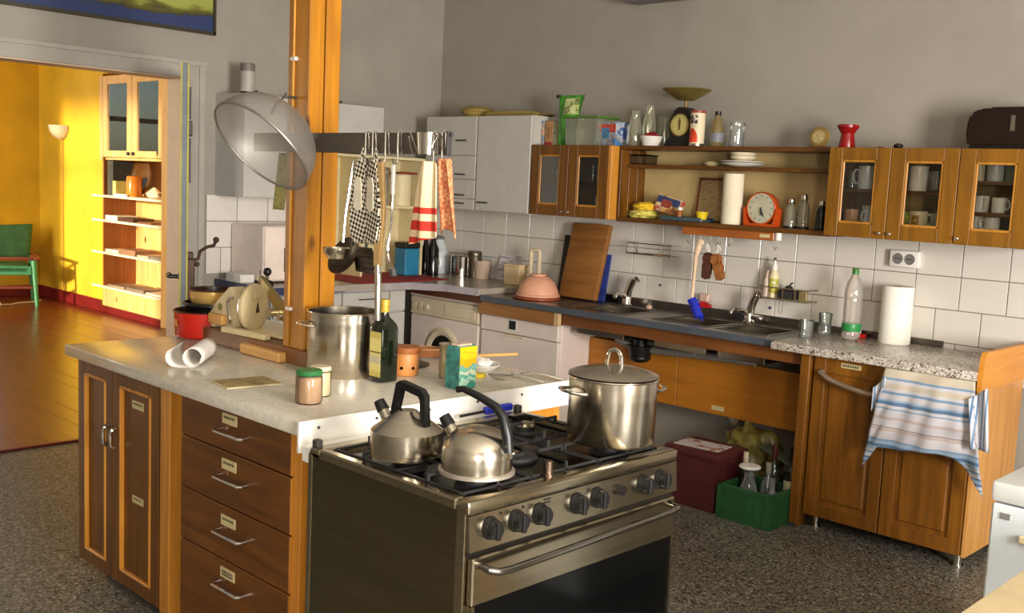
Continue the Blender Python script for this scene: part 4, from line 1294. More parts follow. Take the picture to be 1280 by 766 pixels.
# corner counter
cc = T('corner_counter', 'grey corner worktop with blue-grey edge along the left wall', 'worktop', (-5.5, 4.3, .91), world=True)
LAMC = M('corner_laminate', (166, 156, 142), .25, var=.05)
mk('top', B().prism([(-5.84, 3.36), (-5.23, 3.36), (-5.2, 4.42), (-5.0, 4.56), (-4.72, 4.585), (-4.72, 5.188), (-5.84, 5.188)], 'z', .912, .95), LAMC, cc)
mk('edge_band', B().box(-5.84, -5.225, 3.352, 3.36, .905, .951).box(-5.232, -5.222, 3.352, 3.9, .905, .951), M('blue_band', (58, 64, 96), .35), cc)
mk('edge_band', B().prism([(-5.222, 3.9), (-5.195, 4.418), (-4.995, 4.552), (-4.72, 4.577), (-4.72, 4.585), (-5.0, 4.56), (-5.2, 4.42), (-5.23, 3.9)], 'z', .905, .951), M('pale_edge', (168, 158, 162), .3), cc)
mk('underside_rail', B().box(-5.5, -4.73, 4.6, 4.62, .855, .911), M('dark_red_wood', (90, 46, 24), .5), cc)
wc = T('base_cabinet', 'white base cabinets under the corner worktop behind the island', 'cabinet', (-5.5, 3.9, 0), world=True)
mk('body', B().box(-5.84, -5.27, 3.40, 4.42, .08, .905), WCAB, wc)
mk('plinth', B().box(-5.84, -5.33, 3.42, 4.40, 0, .08), DGREY, wc)
for y0, y1 in ((3.405, 3.90), (3.91, 4.28), (4.29, 4.418)):
    o = mk('drawer', B().box(-5.27, -5.25, y0, y1, .76, .895, .003), WCAB, wc)
    if y1-y0 > .2:
        mk('handle', B().tube([(-5.25, (y0+y1)/2-.06, .85), (-5.235, (y0+y1)/2-.055, .85), (-5.235, (y0+y1)/2+.055, .85), (-5.25, (y0+y1)/2+.06, .85)], .004, 6), DGREY, o)
    mk('door', B().box(-5.27, -5.25, y0, y1, .09, .75, .003), WCAB, wc)
mt_ = SW('red_mat', B().box(-5.80, -5.25, 4.03, 4.80, .951, .956, .002), M('red_mat', (150, 26, 22), .8), 'red mat on the corner worktop under the hanging utensils', 'mat', (-5.5, 4.4, .951))
CZ = .957
bx = T('blue_box', 'turquoise blue box with dark lid on the red mat', 'box', (-5.58, 4.70, CZ))
mk('body', B().box(-.06, .06, -.065, .065, 0, .19, .008), M('turquoise', (40, 124, 160), .4), bx)
mk('lid', B().box(-.063, .063, -.068, .068, .19, .23, .006), BLACKP, bx)
def dbot(label, x, y, r, h, grp='dark bottles in the corner'):
    t_ = T('dark_bottle', label, 'bottle', (x, y, .951), 0, grp)
    mk('body', B().lathe([(0, 0), (r, 0), (r, h*.62), (r*.45, h*.78), (r*.4, h)], 20), M('near_black_glass', (14, 11, 9), .1), t_)
    mk('cap', B().lathe([(r*.46, h*.93), (r*.46, h), (0, h)], 16), BLACKP, t_)
dbot('black bottle in the corner left of the white jug', -5.535, 4.90, .042, .31)
dbot('second black bottle in the corner beside the white jug', -5.69, 4.965, .036, .27)
tj = T('thermos_jug', 'white pear-shaped thermos jug in the corner', 'jug', (-5.67, 5.08, .951), -.7)
mk('body', B().lathe([(0, 0), (.066, 0), (.072, .01), (.075, .06), (.068, .14), (.05, .2), (.034, .235), (.032, .25)], 30), M('jug_white', (206, 210, 214), .25), tj)
mk('lid', B().lathe([(.035, .248), (.036, .262), (.02, .275), (0, .277)], 24), GREY, tj)
mk('handle', B().tube([(.06, 0, .17), (.10, 0, .16), (.105, 0, .1), (.074, 0, .07)], .008, 8), WHITEP, tj)
mk('dial', B().cyl((0, -.073, .05), (0, -.083, .05), .02, 18), GREY, tj)
can('bright steel pot in the corner right of the white jug', 5.08, .075, .15, CHROME, .951, -5.43, 'steel_pot', 'pots in the corner')
hd = can('dark topped tin in the corner beside the steel pot', 5.09, .05, .19, steel('dull_tin', (120, 110, 96), .35), .951, -5.30, 'tall_tin', 'pots in the corner')
cr = T('clay_pot', 'pale clay pot with dark inside on the corner worktop', 'pot', (-5.22, 5.09, .951))
mk('body', B().lathe([(0, 0), (.05, 0), (.064, .12), (.066, .13), (.06, .128), (.05, .03), (0, .03)], 28), M('pale_clay', (190, 166, 146), .6), cr)
mk('inside', B().lathe([(0, .118), (.0595, .118)], 24), BLACKM, cr)
pp = S('recipe_sheet', B().box(-.1, .1, -.002, .002, 0, .19).xf(Matrix.Rotation(-.22, 4, 'X')), blotch('sheet_print', [(.42, (150, 148, 152)), (.47, (208, 204, 204)), (.6, (214, 210, 208))], 40, .8, 'noise', (.3, 1, 3)), 'white printed sheet leaning on the tiles behind the clay pot', 'paper', None, (-5.03, 5.14, .951))
kb = T('wooden_box', 'cream box standing behind the pink bowl', 'box', (-4.84, 5.04, .951), .05)
mk('body', B().box(-.07, .07, -.05, .05, 0, .125, .005), M('cream_wood', (222, 196, 150), .5, var=.06), kb)
mk('lid', B().box(-.074, .074, -.054, .054, .125, .137, .004), M('cream_wood_lid', (232, 208, 164), .5), kb)
gr_ = T('plastic_grater', 'cream plastic handle tool standing behind the pink bowl', 'tool', (-4.66, 5.03, .911), .1)
mk('handle', B().tube([(-.035, 0, .12), (-.035, 0, .275), (-.028, 0, .285), (.028, 0, .285), (.035, 0, .275), (.035, 0, .12)], .013, 8), M('cream_plastic', (226, 206, 170), .4), gr_)
mk('body', B().box(-.05, .05, -.03, .03, 0, .13, .005), M('cream_plastic', 0), gr_)
# ---------------------------------------------------------------- appliances under the corner and sink counters
wm = T('washing_machine', 'white front-loading washing machine under the corner worktop', 'washing machine', (-5.13, 4.93, 0), world=True)
WCRM = M('cream_enamel', (226, 208, 178), .35, var=.03)
mk('body', B().box(-5.475, -4.79, 4.68, 5.18, .015, .83, .006), WHITEE, wm)
mk('top', B().box(-5.48, -4.785, 4.655, 5.18, .83, .853, .006), WHITEE, wm)
cp_ = mk('control_panel', B().box(-5.472, -4.793, 4.655, 4.68, .705, .826, .006), WCRM, wm)
for x in (-5.42, -5.36, -5.30):
    mk('knob', B().cyl((x, 4.655, .765), (x, 4.64, .765), .024 if x < -5.35 else .02, 18), WCRM, cp_)
mk('drawer', B().box(-5.12, -4.82, 4.65, 4.657, .73, .80, .004), WCRM, cp_)
mk('front_panel', B().box(-5.47, -4.795, 4.66, 4.68, .06, .70, .006), WHITEE, wm)
rx2 = Matrix.Rotation(PI/2, 3, 'X')
dw_ = mk('door_ring', B().lathe([(.115, 0), (.125, .012), (.15, .018), (.17, .01), (.172, 0)], 40, (-5.13, 4.66, .47), rot=rx2), WCRM, wm)
mk('door_glass', B().lathe([(.0, .004), (.08, .003), (.118, .004)], 40, (-5.13, 4.66, .47), rot=rx2), M('dark_door_glass', (26, 24, 24), .08), dw_)
for x in (-5.42, -4.85):
    mk('foot', B().cyl((x, 4.72, 0), (x, 4.72, .016), .025, 12), BLACKP, wm)
dw = T('dishwasher', 'white dishwasher with small black display beside the washing machine', 'dishwasher', (-4.44, 4.92, 0), world=True)
mk('body', B().box(-4.768, -4.095, 4.69, 5.18, .015, .79, .004), WHITEE, dw)
pnl = mk('control_panel', B().box(-4.766, -4.097, 4.655, 4.69, .685, .786, .005), WHITEE, dw)
mk('display', B().box(-4.51, -4.45, 4.651, 4.657, .715, .77, .002), BLACKP, pnl)
mk('display_frame', B().box(-4.517, -4.443, 4.653, 4.656, .707, .777, .002), WHITEP, pnl)
mk('door', B().box(-4.766, -4.097, 4.66, 4.69, .05, .68, .005), WHITEE, dw)
mk('grip', B().box(-4.56, -4.38, 4.656, 4.664, .665, .68, .002), WCRM, dw)
for x in (-4.72, -4.15):
    mk('foot', B().cyl((x, 4.72, 0), (x, 4.72, .016), .025, 12), BLACKP, dw)

# ---------------------------------------------------------------- sink counter
sk = T('sink_counter', 'long dark stainless steel sink counter with three basins along the tiled wall', 'sink', (-3.65, 4.9, .88), world=True)
hx = [(-3.98, -3.64, 4.71, 5.0), (-3.42, -3.08, 4.71, 5.0), (-3.0, -2.72, 4.71, 5.0)]
mk('top', B().holes(-4.715, -2.59, 4.60, 5.18, .884, .91, hx), SINKS, sk)
mk('front_edge', B().box(-4.718, -2.60, 4.588, 4.602, .874, .912, .003), M('slate_edge', (78, 84, 92), .35), sk)
mk('upstand', B().box(-4.715, -2.605, 5.166, 5.186, .905, .955, .003), SINKS, sk)
for a, b_, c, d in hx:
    q = B().box(a-.002, a+.001, c, d, .76, .905).box(b_-.001, b_+.002, c, d, .76, .905).box(a, b_, c-.002, c+.001, .76, .905).box(a, b_, d-.001, d+.002, .76, .905).box(a, b_, c, d, .757, .76)
    o = mk('basin', q, STEEL, sk)
    mk('drain', B().lathe([(0, .762), (.03, .763), (.036, .761)], 20, ((a+b_)/2, (c+d)/2, 0)), CHROME, o)
    mk('basin_rim', B().box(a-.02, b_+.02, c-.018, c-.001, .909, .914, .002).box(a-.02, b_+.02, d+.001, d+.018, .909, .914, .002).box(a-.02, a-.001, c, d, .909, .914, .002).box(b_+.001, b_+.02, c, d, .909, .914, .002), SINKS, o)
rg_ = B()
for k in range(6):
    rg_.box(-4.62+.0*k, -4.08, 4.72+.045*k, 4.735+.045*k, .909, .9125, .001)
mk('draining_ridges', rg_, SINKS, sk)
fs = T('fascia', 'brown wooden fascia board along the front of the sink counter', 'board', (-3.6, 4.65, .78), world=True)
mk('board', B().box(-4.755, -4.10, 4.615, 4.635, .792, .872, .002), wood('fascia_light', (136, 86, 36), (176, 122, 62), 'x', 1, .45), fs)
mk('end_cap', B().box(-4.10, -4.06, 4.612, 4.64, .792, .872, .002), M('beige_cap', (214, 180, 130), .5), fs)
mk('board', B().box(-4.06, -2.46, 4.645, 4.67, .80, .872, .002), wood('fascia_dark', (96, 52, 20), (138, 84, 38), 'x', 1, .45), fs)
lp = T('leg_post', 'square oak post carrying the sink counter beside the right base cabinet', 'post', (-2.43, 4.62, 0), world=True)
mk('post', B().box(-2.458, -2.408, 4.60, 4.68, 0, .868, .003), OAK, lp)
mk('bracket', B().box(-2.45, -2.415, 4.585, 4.60, .0, .02, .002), DGREY, lp)
sb = T('back_board', 'orange plywood board screwed below the sinks', 'board', (-3.4, 4.95, .385), world=True)
mk('panel', B().box(-4.08, -3.42, 4.95, 4.968, .385, .70, .002), PLY, sb)
mk('panel', B().box(-3.415, -2.60, 4.95, 4.968, .385, .70, .002), PLY, sb)
mk('label', B().box(-3.17, -3.09, 4.947, 4.95, .41, .435), LBL, sb)
mk('side_bracket', B().box(-2.60, -2.58, 4.95, 5.2, .385, .70).box(-4.09, -4.08, 4.95, 5.2, .385, .70), PLY, sb)
pp_ = T('drain_pipe', 'black drain trap and grey pipes under the sinks', 'pipe', (-3.6, 4.85, .6), world=True)
mk('trap', B().cyl((-3.62, 4.85, .757), (-3.62, 4.85, .70), .04, 18).cyl((-3.62, 4.85, .72), (-3.62, 4.85, .64), .075, 22, .06).ball((-3.62, 4.85, .65), .065, (1, 1, .5)), BLACKP, pp_)
mk('pipe', B().tube([(-3.55, 4.87, .70), (-3.2, 4.87, .72), (-2.86, 4.86, .735), (-2.86, 4.86, .757)], .022, 10).tube([(-3.68, 4.86, .70), (-3.8, 4.86, .73), (-3.81, 4.86, .757)], .02, 10).tube([(-3.25, 4.86, .72), (-3.25, 4.86, .757)], .02, 10).tube([(-3.62, 4.92, .722), (-3.62, 5.0, .722), (-3.62, 5.19, .73)], .018, 8), GREY, pp_)
SW('waste_outlet', B().cyl((-3.13, 5.2, .345), (-3.13, 5.15, .345), .05, 24).cyl((-3.13, 5.15, .345), (-3.13, 5.13, .345), .036, 20), M('outlet_cream', (196, 186, 160), .5), 'round cream pipe outlet on the wall under the plywood board', 'pipe outlet', (-3.13, 5.2, .345))
# granite worktop and the base cabinet at the right
def granite():
    return blotch('speckled_granite', [(0, (96, 84, 76)), (.08, (172, 162, 150)), (.4, (198, 190, 178)), (.74, (160, 148, 136)), (.86, (216, 208, 198)), (.96, (124, 100, 86))], 125, .22, 'vor')
rb = T('base_cabinet', 'oak base cabinet with two doors on metal feet under the granite worktop', 'cabinet', (-2.0, 4.9, 0), world=True)
mk('body', B().box(-2.40, -1.625, 4.645, 5.17, .065, .868), OAK, rb)
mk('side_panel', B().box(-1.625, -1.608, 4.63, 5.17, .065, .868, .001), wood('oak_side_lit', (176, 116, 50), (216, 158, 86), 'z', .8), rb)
mk('worktop', B().box(-2.60, -1.606, 4.55, 5.182, .872, .912, .004, 2), granite(), rb)
mk('upstand', B().box(-2.60, -2.0, 5.172, 5.186, .912, .945, .002), SINKS, rb)
for x in (-2.36, -1.66):
    for y in (4.70, 5.1):
        mk('foot', B().cyl((x, y, 0), (x, y, .065), .018, 12).cyl((x, y, 0), (x, y, .008), .028, 12), CHROME, rb)
def bdoor(x0, x1):
    d = B()
    z0, z1 = .07, .862
    fx = .06
    for q in ((x0, x0+fx, z0, z1), (x1-fx, x1, z0, z1), (x0+fx, x1-fx, z0, z0+.065), (x0+fx, x1-fx, z1-.075, z1)):
        d.box(q[0], q[1], 4.622, 4.645, q[2], q[3], .002)
    o = mk('door', d, OAK, rb)
    pz = z1-.075
    mk('panel', B().box(x0+fx, x1-fx, 4.634, 4.645, z0+.065, pz).box(x0+fx+.022, x1-fx-.022, 4.626, 4.64, z0+.087, pz-.022, .006), OAK, o)
    return o
o1 = bdoor(-2.396, -2.015)
o2 = bdoor(-2.008, -1.63)
mk('label', B().box(-2.255, -2.155, 4.619, 4.622, .825, .848), LBL, o1)
q = B()
for k in range(7):
    q.box(-2.247+.012*k, -2.239+.012*k, 4.6184, 4.619, .831, .842)
mk('lettering', q, INK, o1)
pts = [(-2.35, 4.622, .79), (-2.35, 4.60, .79)]+[(-2.35+.66*t, 4.588-.02*math.sin(PI*t), .785-.055*math.sin(PI*t)**.8) for t in [.08*k for k in range(1, 12)]]+[(-1.67, 4.60, .785), (-1.67, 4.622, .785)]
mk('towel_rail', B().tube(pts, .013, 10), M('rail_grey', (170, 150, 126), .3, .6), rb)
SW('end_board', B().prism([(4.565, .90), (4.575, .975), (4.60, .997), (5.19, .997), (5.19, .83), (4.565, .83)], 'x', -1.605, -1.583), wood('golden_end_board', (184, 112, 26), (216, 146, 50), 'y', .8, .5), 'golden orange wooden board closing the right end of the granite worktop', 'board', (-1.594, 4.9, .83))
# striped dish towel
TWL = bands('blue_striped_towel', 'z', [(0, (196, 192, 196)), (0.03, (120, 148, 176)), (0.045, (196, 192, 196)), (0.06, (120, 148, 176)), (0.075, (196, 192, 196)), (0.1, (88, 118, 150)), (0.125, (150, 170, 192)), (0.15, (88, 118, 150)), (0.165, (196, 192, 196)), (0.2, (120, 148, 176)), (0.22, (196, 192, 196)), (0.24, (150, 170, 192)), (0.27, (88, 118, 150)), (0.3, (150, 170, 192)), (0.33, (120, 148, 176)), (0.345, (196, 192, 196)), (0.42, (186, 170, 166)), (0.45, (140, 132, 132)), (0.46, (196, 192, 196)), (0.52, (186, 170, 166)), (0.55, (196, 192, 196)), (0.61, (120, 148, 176)), (0.625, (196, 192, 196)), (0.65, (88, 118, 150)), (0.68, (150, 170, 192)), (0.7, (196, 192, 196)), (0.75, (120, 148, 176)), (0.77, (196, 192, 196)), (0.8, (196, 184, 164)), (0.84, (196, 192, 196)), (0.87, (120, 148, 176)), (0.89, (196, 184, 164))], 1/.52, .9, off=.0)
def towel(u_, v_):
    xt = -2.005+.40*u_
    xb = -2.065+.54*u_
    x = xt+(xb-xt)*v_**1.2
    drop = .352+.010*math.sin(u_*8)+.12*max(0, 1-u_/.13)+.13*max(0, (u_-.72)/.28)**1.5
    y = 4.545-.02*min(1, v_*6)-.010*math.sin(u_*12+1.3*v_)*(.35+.8*v_)-.006*math.sin(u_*31+4*v_)*min(1, 2*v_)-.004*math.sin(v_*23+u_*9)-.02*v_*math.sin(u_*5)
    return Vector((x, y, .872-drop*v_))
tl = SW('dish_towel', B().grid(towel, 40, 36), TWL, 'blue and white striped dish towel hanging over the right base cabinet', 'towel', (-1.8, 4.53, .37))
solid(tl, .004)
def flap(u_, v_):
    return Vector((-1.615+.075*u_+.03*v_, 4.512+.02*math.sin(u_*5)+.02*u_, .80-.215*v_+.06*u_*(1-v_)))
fl = mk('towel_fold', B().grid(flap, 8, 14), bands('blue_fold', 'x', [(0, (206, 208, 216)), (.3, (90, 124, 164)), (.45, (214, 212, 218)), (.7, (110, 144, 180)), (.85, (216, 212, 216))], 22, .9), tl, off=(-1.8, 4.53, .37))
solid(fl, .004)
def flap2(u_, v_):
    return Vector((-2.045+.06*u_+.0*v_, 4.522+.012*math.sin(u_*5), .775+.06*u_-.11*v_*(1-.7*u_)))
fl = mk('towel_fold', B().grid(flap2, 6, 8), MC['blue_fold'], tl, off=(-1.8, 4.53, .37))
solid(fl, .004)
# white freezer and beige table at the right
fz = T('freezer', 'white freezer with lift-up lid at the right edge', 'freezer', (-.68, 3.3, 0), world=True)
mk('body', B().box(-.982, -.38, 3.0, 3.62, .03, .795, .006), M('freezer_white', (206, 212, 216), .35, var=.03), fz)
mk('lid', B().box(-.986, -.376, 2.992, 3.62, .80, .86, .012, 2), M('freezer_lid', (214, 216, 214), .35, var=.03), fz)
mk('handle', B().box(-.90, -.78, 2.985, 3.0, .70, .722, .004), CREAM, fz)
mk('badge', B().box(-.955, -.93, 2.997, 3.0, .755, .772), GREY, fz)
for x in (-.94, -.42):
    mk('foot', B().cyl((x, 3.05, 0), (x, 3.05, .03), .02, 12), BLACKP, fz)
tb = T('table', 'beige topped table at the bottom right corner of the photo', 'table', (-.3, 2.15, 0), world=True)
mk('table_top', B().box(-.73, .02, 1.5, 2.86, .77, .80, .004), M('beige_table', (190, 170, 130), .4, var=.05), tb)
for x in (-.68, -.03):
    for y in (1.55, 2.8):
        mk('leg', B().box(x-.025, x+.025, y-.025, y+.025, 0, .77), LIGHTW, tb)

# ---------------------------------------------------------------- floor things under the sinks
mb = T('storage_box', 'dark maroon lidded box on the floor under the sinks', 'box', (-2.87, 4.6, 0), world=True)
MAR = M('maroon_plastic', (84, 34, 36), .5, var=.1)
mk('body', B().prism([(-3.085, 0), (-2.795, 0), (-2.78, .27), (-3.10, .27)], 'y', 4.44, 4.70), MAR, mb)
mk('lid', B().box(-3.11, -2.775, 4.425, 4.715, .27, .305, .008, 2), MAR, mb)
mk('stiffening_rib', B().box(-3.094, -2.787, 4.434, 4.44, .14, .152), MAR, mb)
SW('paper_sheet', B().box(-.13, .13, -.08, .08, 0, .003).xf(Matrix.Translation((-2.96, 4.56, .3055)) @ Matrix.Rotation(.1, 4, 'Z')), blotch('flyer_print', [(.35, (190, 180, 176)), (.52, (206, 200, 196)), (.6, (170, 110, 90))], 14, .7), 'white leaflet lying on the maroon box', 'paper', (-2.96, 4.56, .3055))
bag = B()
bmesh.ops.create_icosphere(bag.bm, subdivisions=4, radius=.16)
rnd = random.Random(5)
for v in bag.bm.verts:
    n = v.co.normalized()
    k = 1+.13*math.sin(9*n.x+3*n.z)*math.sin(7*n.y+2)+.09*math.sin(17*n.z+11*n.x)+rnd.uniform(-.02, .02)
    v.co = Vector((v.co.x*1.15*k, v.co.y*.85*k, (v.co.z*1.1*k)+.18))
    if v.co.z < .002:
        v.co.z = .002
BAG = M('khaki_plastic_bag', (126, 114, 54), .3, var=.2, scale=20, trans=.15)
bgo = S('plastic_bag', bag, BAG, 'crumpled khaki plastic bag behind the maroon box and green crate', 'bag', None, (-2.86, 4.90, 0), 0, 60)
bgo.scale = (1, 1, 1.05)
gc = T('bottle_crate', 'green plastic bottle crate on the floor beside the oak post', 'crate', (-2.605, 4.55, 0), world=True)
GRC = M('crate_green', (44, 94, 54), .45, var=.1)
cx0, cx1, cy0, cy1 = -2.76, -2.462, 4.42, 4.70
b = B().box(cx0, cx1, cy0, cy1, 0, .012)
mk('floor_panel', b, GRC, gc)
def crate_side(p0, p1, ax_):
    q = B()
    n = 6
    if ax_ == 'x':
        q.box(p0[0], p1[0], p0[1]-.006, p0[1]+.006, .012, .15).box(p0[0], p1[0], p0[1]-.01, p0[1]+.01, .15, .175, .003)
        for k in range(n+1):
            x = p0[0]+(p1[0]-p0[0])*k/n
            q.box(x-.006, x+.006, p0[1]-.011, p0[1]+.011, .0, .17)
    else:
        q.box(p0[0]-.006, p0[0]+.006, p0[1], p1[1], .012, .17).box(p0[0]-.01, p0[0]+.01, p0[1], p1[1], .15, .175, .003)
        for k in range(n+1):
            y = p0[1]+(p1[1]-p0[1])*k/n
            q.box(p0[0]-.011, p0[0]+.011, y-.006, y+.006, 0, .17)
    mk('side_panel', q, GRC, gc)
crate_side((cx0, cy0+.01), (cx1, cy0+.01), 'x')
crate_side((cx0, cy1-.01), (cx1, cy1-.01), 'x')
crate_side((cx0+.01, cy0), (cx0+.01, cy1), 'y')
crate_side((cx1-.01, cy0), (cx1-.01, cy1), 'y')
DKB = glass('dark_bottle_glass', (60, 70, 50), .03, .1, .25)
CLB = glass('pale_bottle_glass', (240, 243, 240), .03, .14, .07)
def wine(label, x, y, r, h, mt, lab=None, neck=None):
    t_ = T('bottle', label, 'bottle', (x, y, .013), 0, 'bottles in the green crate')
    mk('body', B().lathe([(0, 0), (r*.95, 0), (r, .006), (r, h*.6), (r*.75, h*.68), (r*.36, h*.76), (r*.34, h*.97), (r*.4, h*.98), (r*.4, h), (r*.2, h)], 22), mt, t_)
    if lab:
        mk('label', B().lathe([(r*1.01, h*.3), (r*1.015, h*.31), (r*1.015, h*.52), (r*1.01, h*.53)], 22), lab, t_)
    if neck:
        mk('neck_foil', B().lathe([(r*.38, h*.8), (r*.42, h*.81), (r*.44, h*1.005), (0, h*1.005)], 16), neck, t_)
wine('dark bottle with cream neck label at the left back of the green crate', -2.72, 4.60, .032, .30, DKB, None, M('cream_foil', (206, 190, 160), .4))
wine('tall dark red topped bottle at the back of the green crate', -2.575, 4.63, .034, .36, DKB, None, M('dark_red_foil', (66, 20, 20), .35))
wine('clear bottle with pale neck in the middle of the green crate', -2.555, 4.545, .034, .29, CLB, None, M('silver_foil', (176, 170, 160), .3, .6))
wine('tall black bottle with cream label at the right of the green crate', -2.492, 4.66, .035, .37, M('bottle_black', (16, 18, 14), .1), M('wine_label', (190, 184, 150), .6))
jr = T('glass_jug', 'clear glass carafe with round white lid in the green crate', 'jug', (-2.635, 4.50, .10))
mk('body', B().lathe([(0, 0), (.05, 0), (.055, .01), (.046, .06), (.026, .12), (.03, .15), (.046, .165)], 26), CLB, jr)
mk('lid', B().lathe([(0, .165), (.05, .165), (.056, .172), (.05, .18), (0, .182)], 26), WHITEP, jr)
wine('small upturned glass bottle right of the carafe in the green crate', -2.50, 4.50, .03, .23, CLB)
SW('leaning_board', B().box(-.10, .12, -.05, .05, 0, .012, .004).xf(Matrix.Translation((-2.60, 4.72, .30)) @ Matrix.Rotation(.32, 4, 'Y')), M('grey_green_board', (70, 76, 60), .7), 'grey green flat board leaning behind the crate bottles', 'board', (-2.6, 4.72, .3))
# ---------------------------------------------------------------- wall cabinets and shelf above the sinks
FY = 4.87
w1 = T('wall_cabinet', 'tall white wall cabinet with four small drawer fronts in the corner', 'cabinet', (-5.36, 5.03, 1.435), world=True)
mk('body', B().box(-5.62, -5.105, 4.89, 5.19, 1.435, 2.068), WCAB, w1)
for z0, z1, hz in ((1.438, 1.508, .04), (1.512, 1.64, .022), (1.644, 1.80, .03), (1.804, 2.065, .10)):
    o = mk('front', B().box(-5.618, -5.107, 4.87, 4.89, z0, z1, .002), WCAB, w1)
    mk('handle', B().box(-5.30, -5.20, 4.858, 4.87, z0+hz-.004, z0+hz+.006, .002), DGREY, o)
w2 = T('wall_cabinet', 'white wall cabinet with one wide door left of the glazed wood cabinet', 'cabinet', (-4.86, 5.03, 1.435), world=True)
mk('body', B().box(-5.095, -4.60, 4.89, 5.19, 1.435, 2.068), WCAB, w2)
o = mk('door', B().box(-5.093, -4.602, 4.87, 4.89, 1.438, 2.065, .003), WCAB, w2)
mk('handle', B().box(-5.07, -4.97, 4.858, 4.87, 1.488, 1.498, .002), DGREY, o)
bs_ = T('basket', 'small dark yellow rounded basket on top of the corner wall cabinet', 'basket', (-5.27, 5.03, 2.069))
STRAW = wood('straw', (120, 100, 40), (160, 136, 66), 'x', 2, .7)
mk('body', B().lathe([(0, 0), (.085, 0), (.105, .02), (.11, .045), (.1, .06), (.07, .074), (0, .078)], 28), STRAW, bs_)
mk('rim', B().lathe([(.108, .034), (.115, .04), (.115, .05), (.106, .055)], 28), STRAW, bs_)
by = T('tray', 'long flat dark yellow tray on top of the wide white wall cabinet', 'tray', (-4.85, 5.03, 2.069), world=True)
mk('base', B().prism([(-5.08, 2.07), (-4.62, 2.07), (-4.58, 2.08), (-4.62, 2.092), (-4.72, 2.1), (-5.04, 2.1), (-5.09, 2.09)], 'y', 4.93, 5.08), STRAW, by)
mk('rim', B().box(-5.085, -4.60, 4.925, 4.935, 2.076, 2.088, .003), STRAW, by)

def glazed(label, x0, x1, doors, loc, wm_, wx, shelves, knobs):
    t_ = T('glazed_cabinet', label, 'cabinet', loc, world=True)
    z0, z1 = 1.44, 1.88
    yb = 5.19
    for x in (x0, x1-.018):
        mk('side_panel', B().box(x, x+.018, 4.892, yb, z0, z1, .001), wm_, t_)
    mk('top_panel', B().box(x0+.018, x1-.018, 4.892, yb, z1-.018, z1), wx, t_)
    mk('bottom_panel', B().box(x0+.018, x1-.018, 4.892, yb, z0, z0+.018), wx, t_)
    mk('back_panel', B().box(x0+.018, x1-.018, yb-.008, yb, z0+.018, z1-.018), M('cabinet_back', (186, 156, 106), .6), t_)
    mk('shelf', B().box(x0+.018, x1-.018, 4.905, yb-.008, 1.484, 1.50), wx, t_)
    for a, b_, z in shelves:
        mk('shelf', B().box(a, b_, 4.91, yb-.008, z-.016, z), wx, t_)
    for (a, b_), kx in zip(doors, knobs):
        d = B()
        fw_, zb, zt = .07, z0+.066, z1-.06
        for q in ((a, a+fw_, z0, z1), (b_-fw_, b_, z0, z1), (a+fw_, b_-fw_, z0, zb), (a+fw_, b_-fw_, zt, z1)):
            d.box(q[0], q[1], 4.87, 4.892, q[2], q[3], .002)
        dd = mk('door', d, wm_, t_)
        e = B()
        for q in ((a+fw_-.002, a+fw_+.012, zb, zt), (b_-fw_-.012, b_-fw_+.002, zb, zt), (a+fw_, b_-fw_, zb-.002, zb+.012), (a+fw_, b_-fw_, zt-.012, zt+.002)):
            e.box(q[0], q[1], 4.874, 4.886, q[2], q[3], .003)
        mk('glazing_bead', e, MC['upper_bead'], dd)
        mk('pane', B().box(a+fw_, b_-fw_, 4.879, 4.882, zb, zt), PANE, dd)
        for k_ in (kx, ):
            mk('knob', B().cyl((k_, 4.87, z0+.028), (k_, 4.858, z0+.028), .006, 10).ball((k_, 4.853, z0+.028), .011, (1.1, .8, .7)), CHROME, dd)
    return t_
wood('upper_bead', (150, 96, 26), (196, 136, 50), 'z')
glazed('brown glazed wall cabinet with two doors left of the open shelf', -4.59, -3.935, [(-4.588, -4.275), (-4.27, -3.955)], (-4.26, 5.03, 1.44), UPW, UPWX, [(-4.57, -3.955, 1.66)], (-4.30, -4.245))
glazed('golden brown glazed wall cabinet with three doors full of cups', -2.535, -1.56, [(-2.533, -2.214), (-2.21, -1.888), (-1.884, -1.562)], (-2.05, 5.03, 1.44), UPWR, UPWX, [(-2.517, -2.21, 1.678), (-2.21, -1.888, 1.678), (-1.885, -1.58, 1.735), (-1.885, -1.58, 1.592)], (-2.236, -2.185, -1.862))
mk('lit_side_strip', B().box(-3.955, -3.93, 4.868, 4.94, 1.44, 1.88, .002), OAKL, bpy.data.objects['glazed_cabinet'])  # light wood stands in for the light on the cabinet's right side
wsf = T('wall_shelf', 'brown open wall shelf between the two glazed cabinets', 'shelf', (-3.24, 5.07, 1.43), world=True)
BKP = M('beige_back_panel', (196, 170, 116), .6, var=.05)
mk('back_panel', B().box(-3.93, -2.54, 5.186, 5.192, 1.45, 1.88), BKP, wsf)
for k in range(3):
    mk('side_plank', B().box(-3.932, -3.915, 4.945+.083*k, 5.024+.083*k, 1.455, 1.86, .002), UPW, wsf)
mk('top_board', B().box(-3.935, -2.535, 4.95, 5.19, 1.862, 1.884, .002), UPWX, wsf)
mk('middle_board', B().box(-3.915, -2.535, 5.0, 5.186, 1.755, 1.776, .002), UPWX, wsf)
mk('bottom_board', B().box(-3.935, -2.535, 4.95, 5.186, 1.43, 1.456, .002), UPWX, wsf)
hr = T('hook_rail', 'reddish brown hook rail under the open wall shelf', 'rail', (-3.15, 4.99, 1.38), world=True)
mk('board', B().box(-3.46, -2.865, 4.962, 4.985, 1.385, 1.43, .003), wood('rail_wood', (140, 74, 26), (184, 106, 44), 'x'), hr)
mk('label', B().box(-2.95, -2.89, 4.959, 4.962, 1.40, 1.418), LBL, hr)
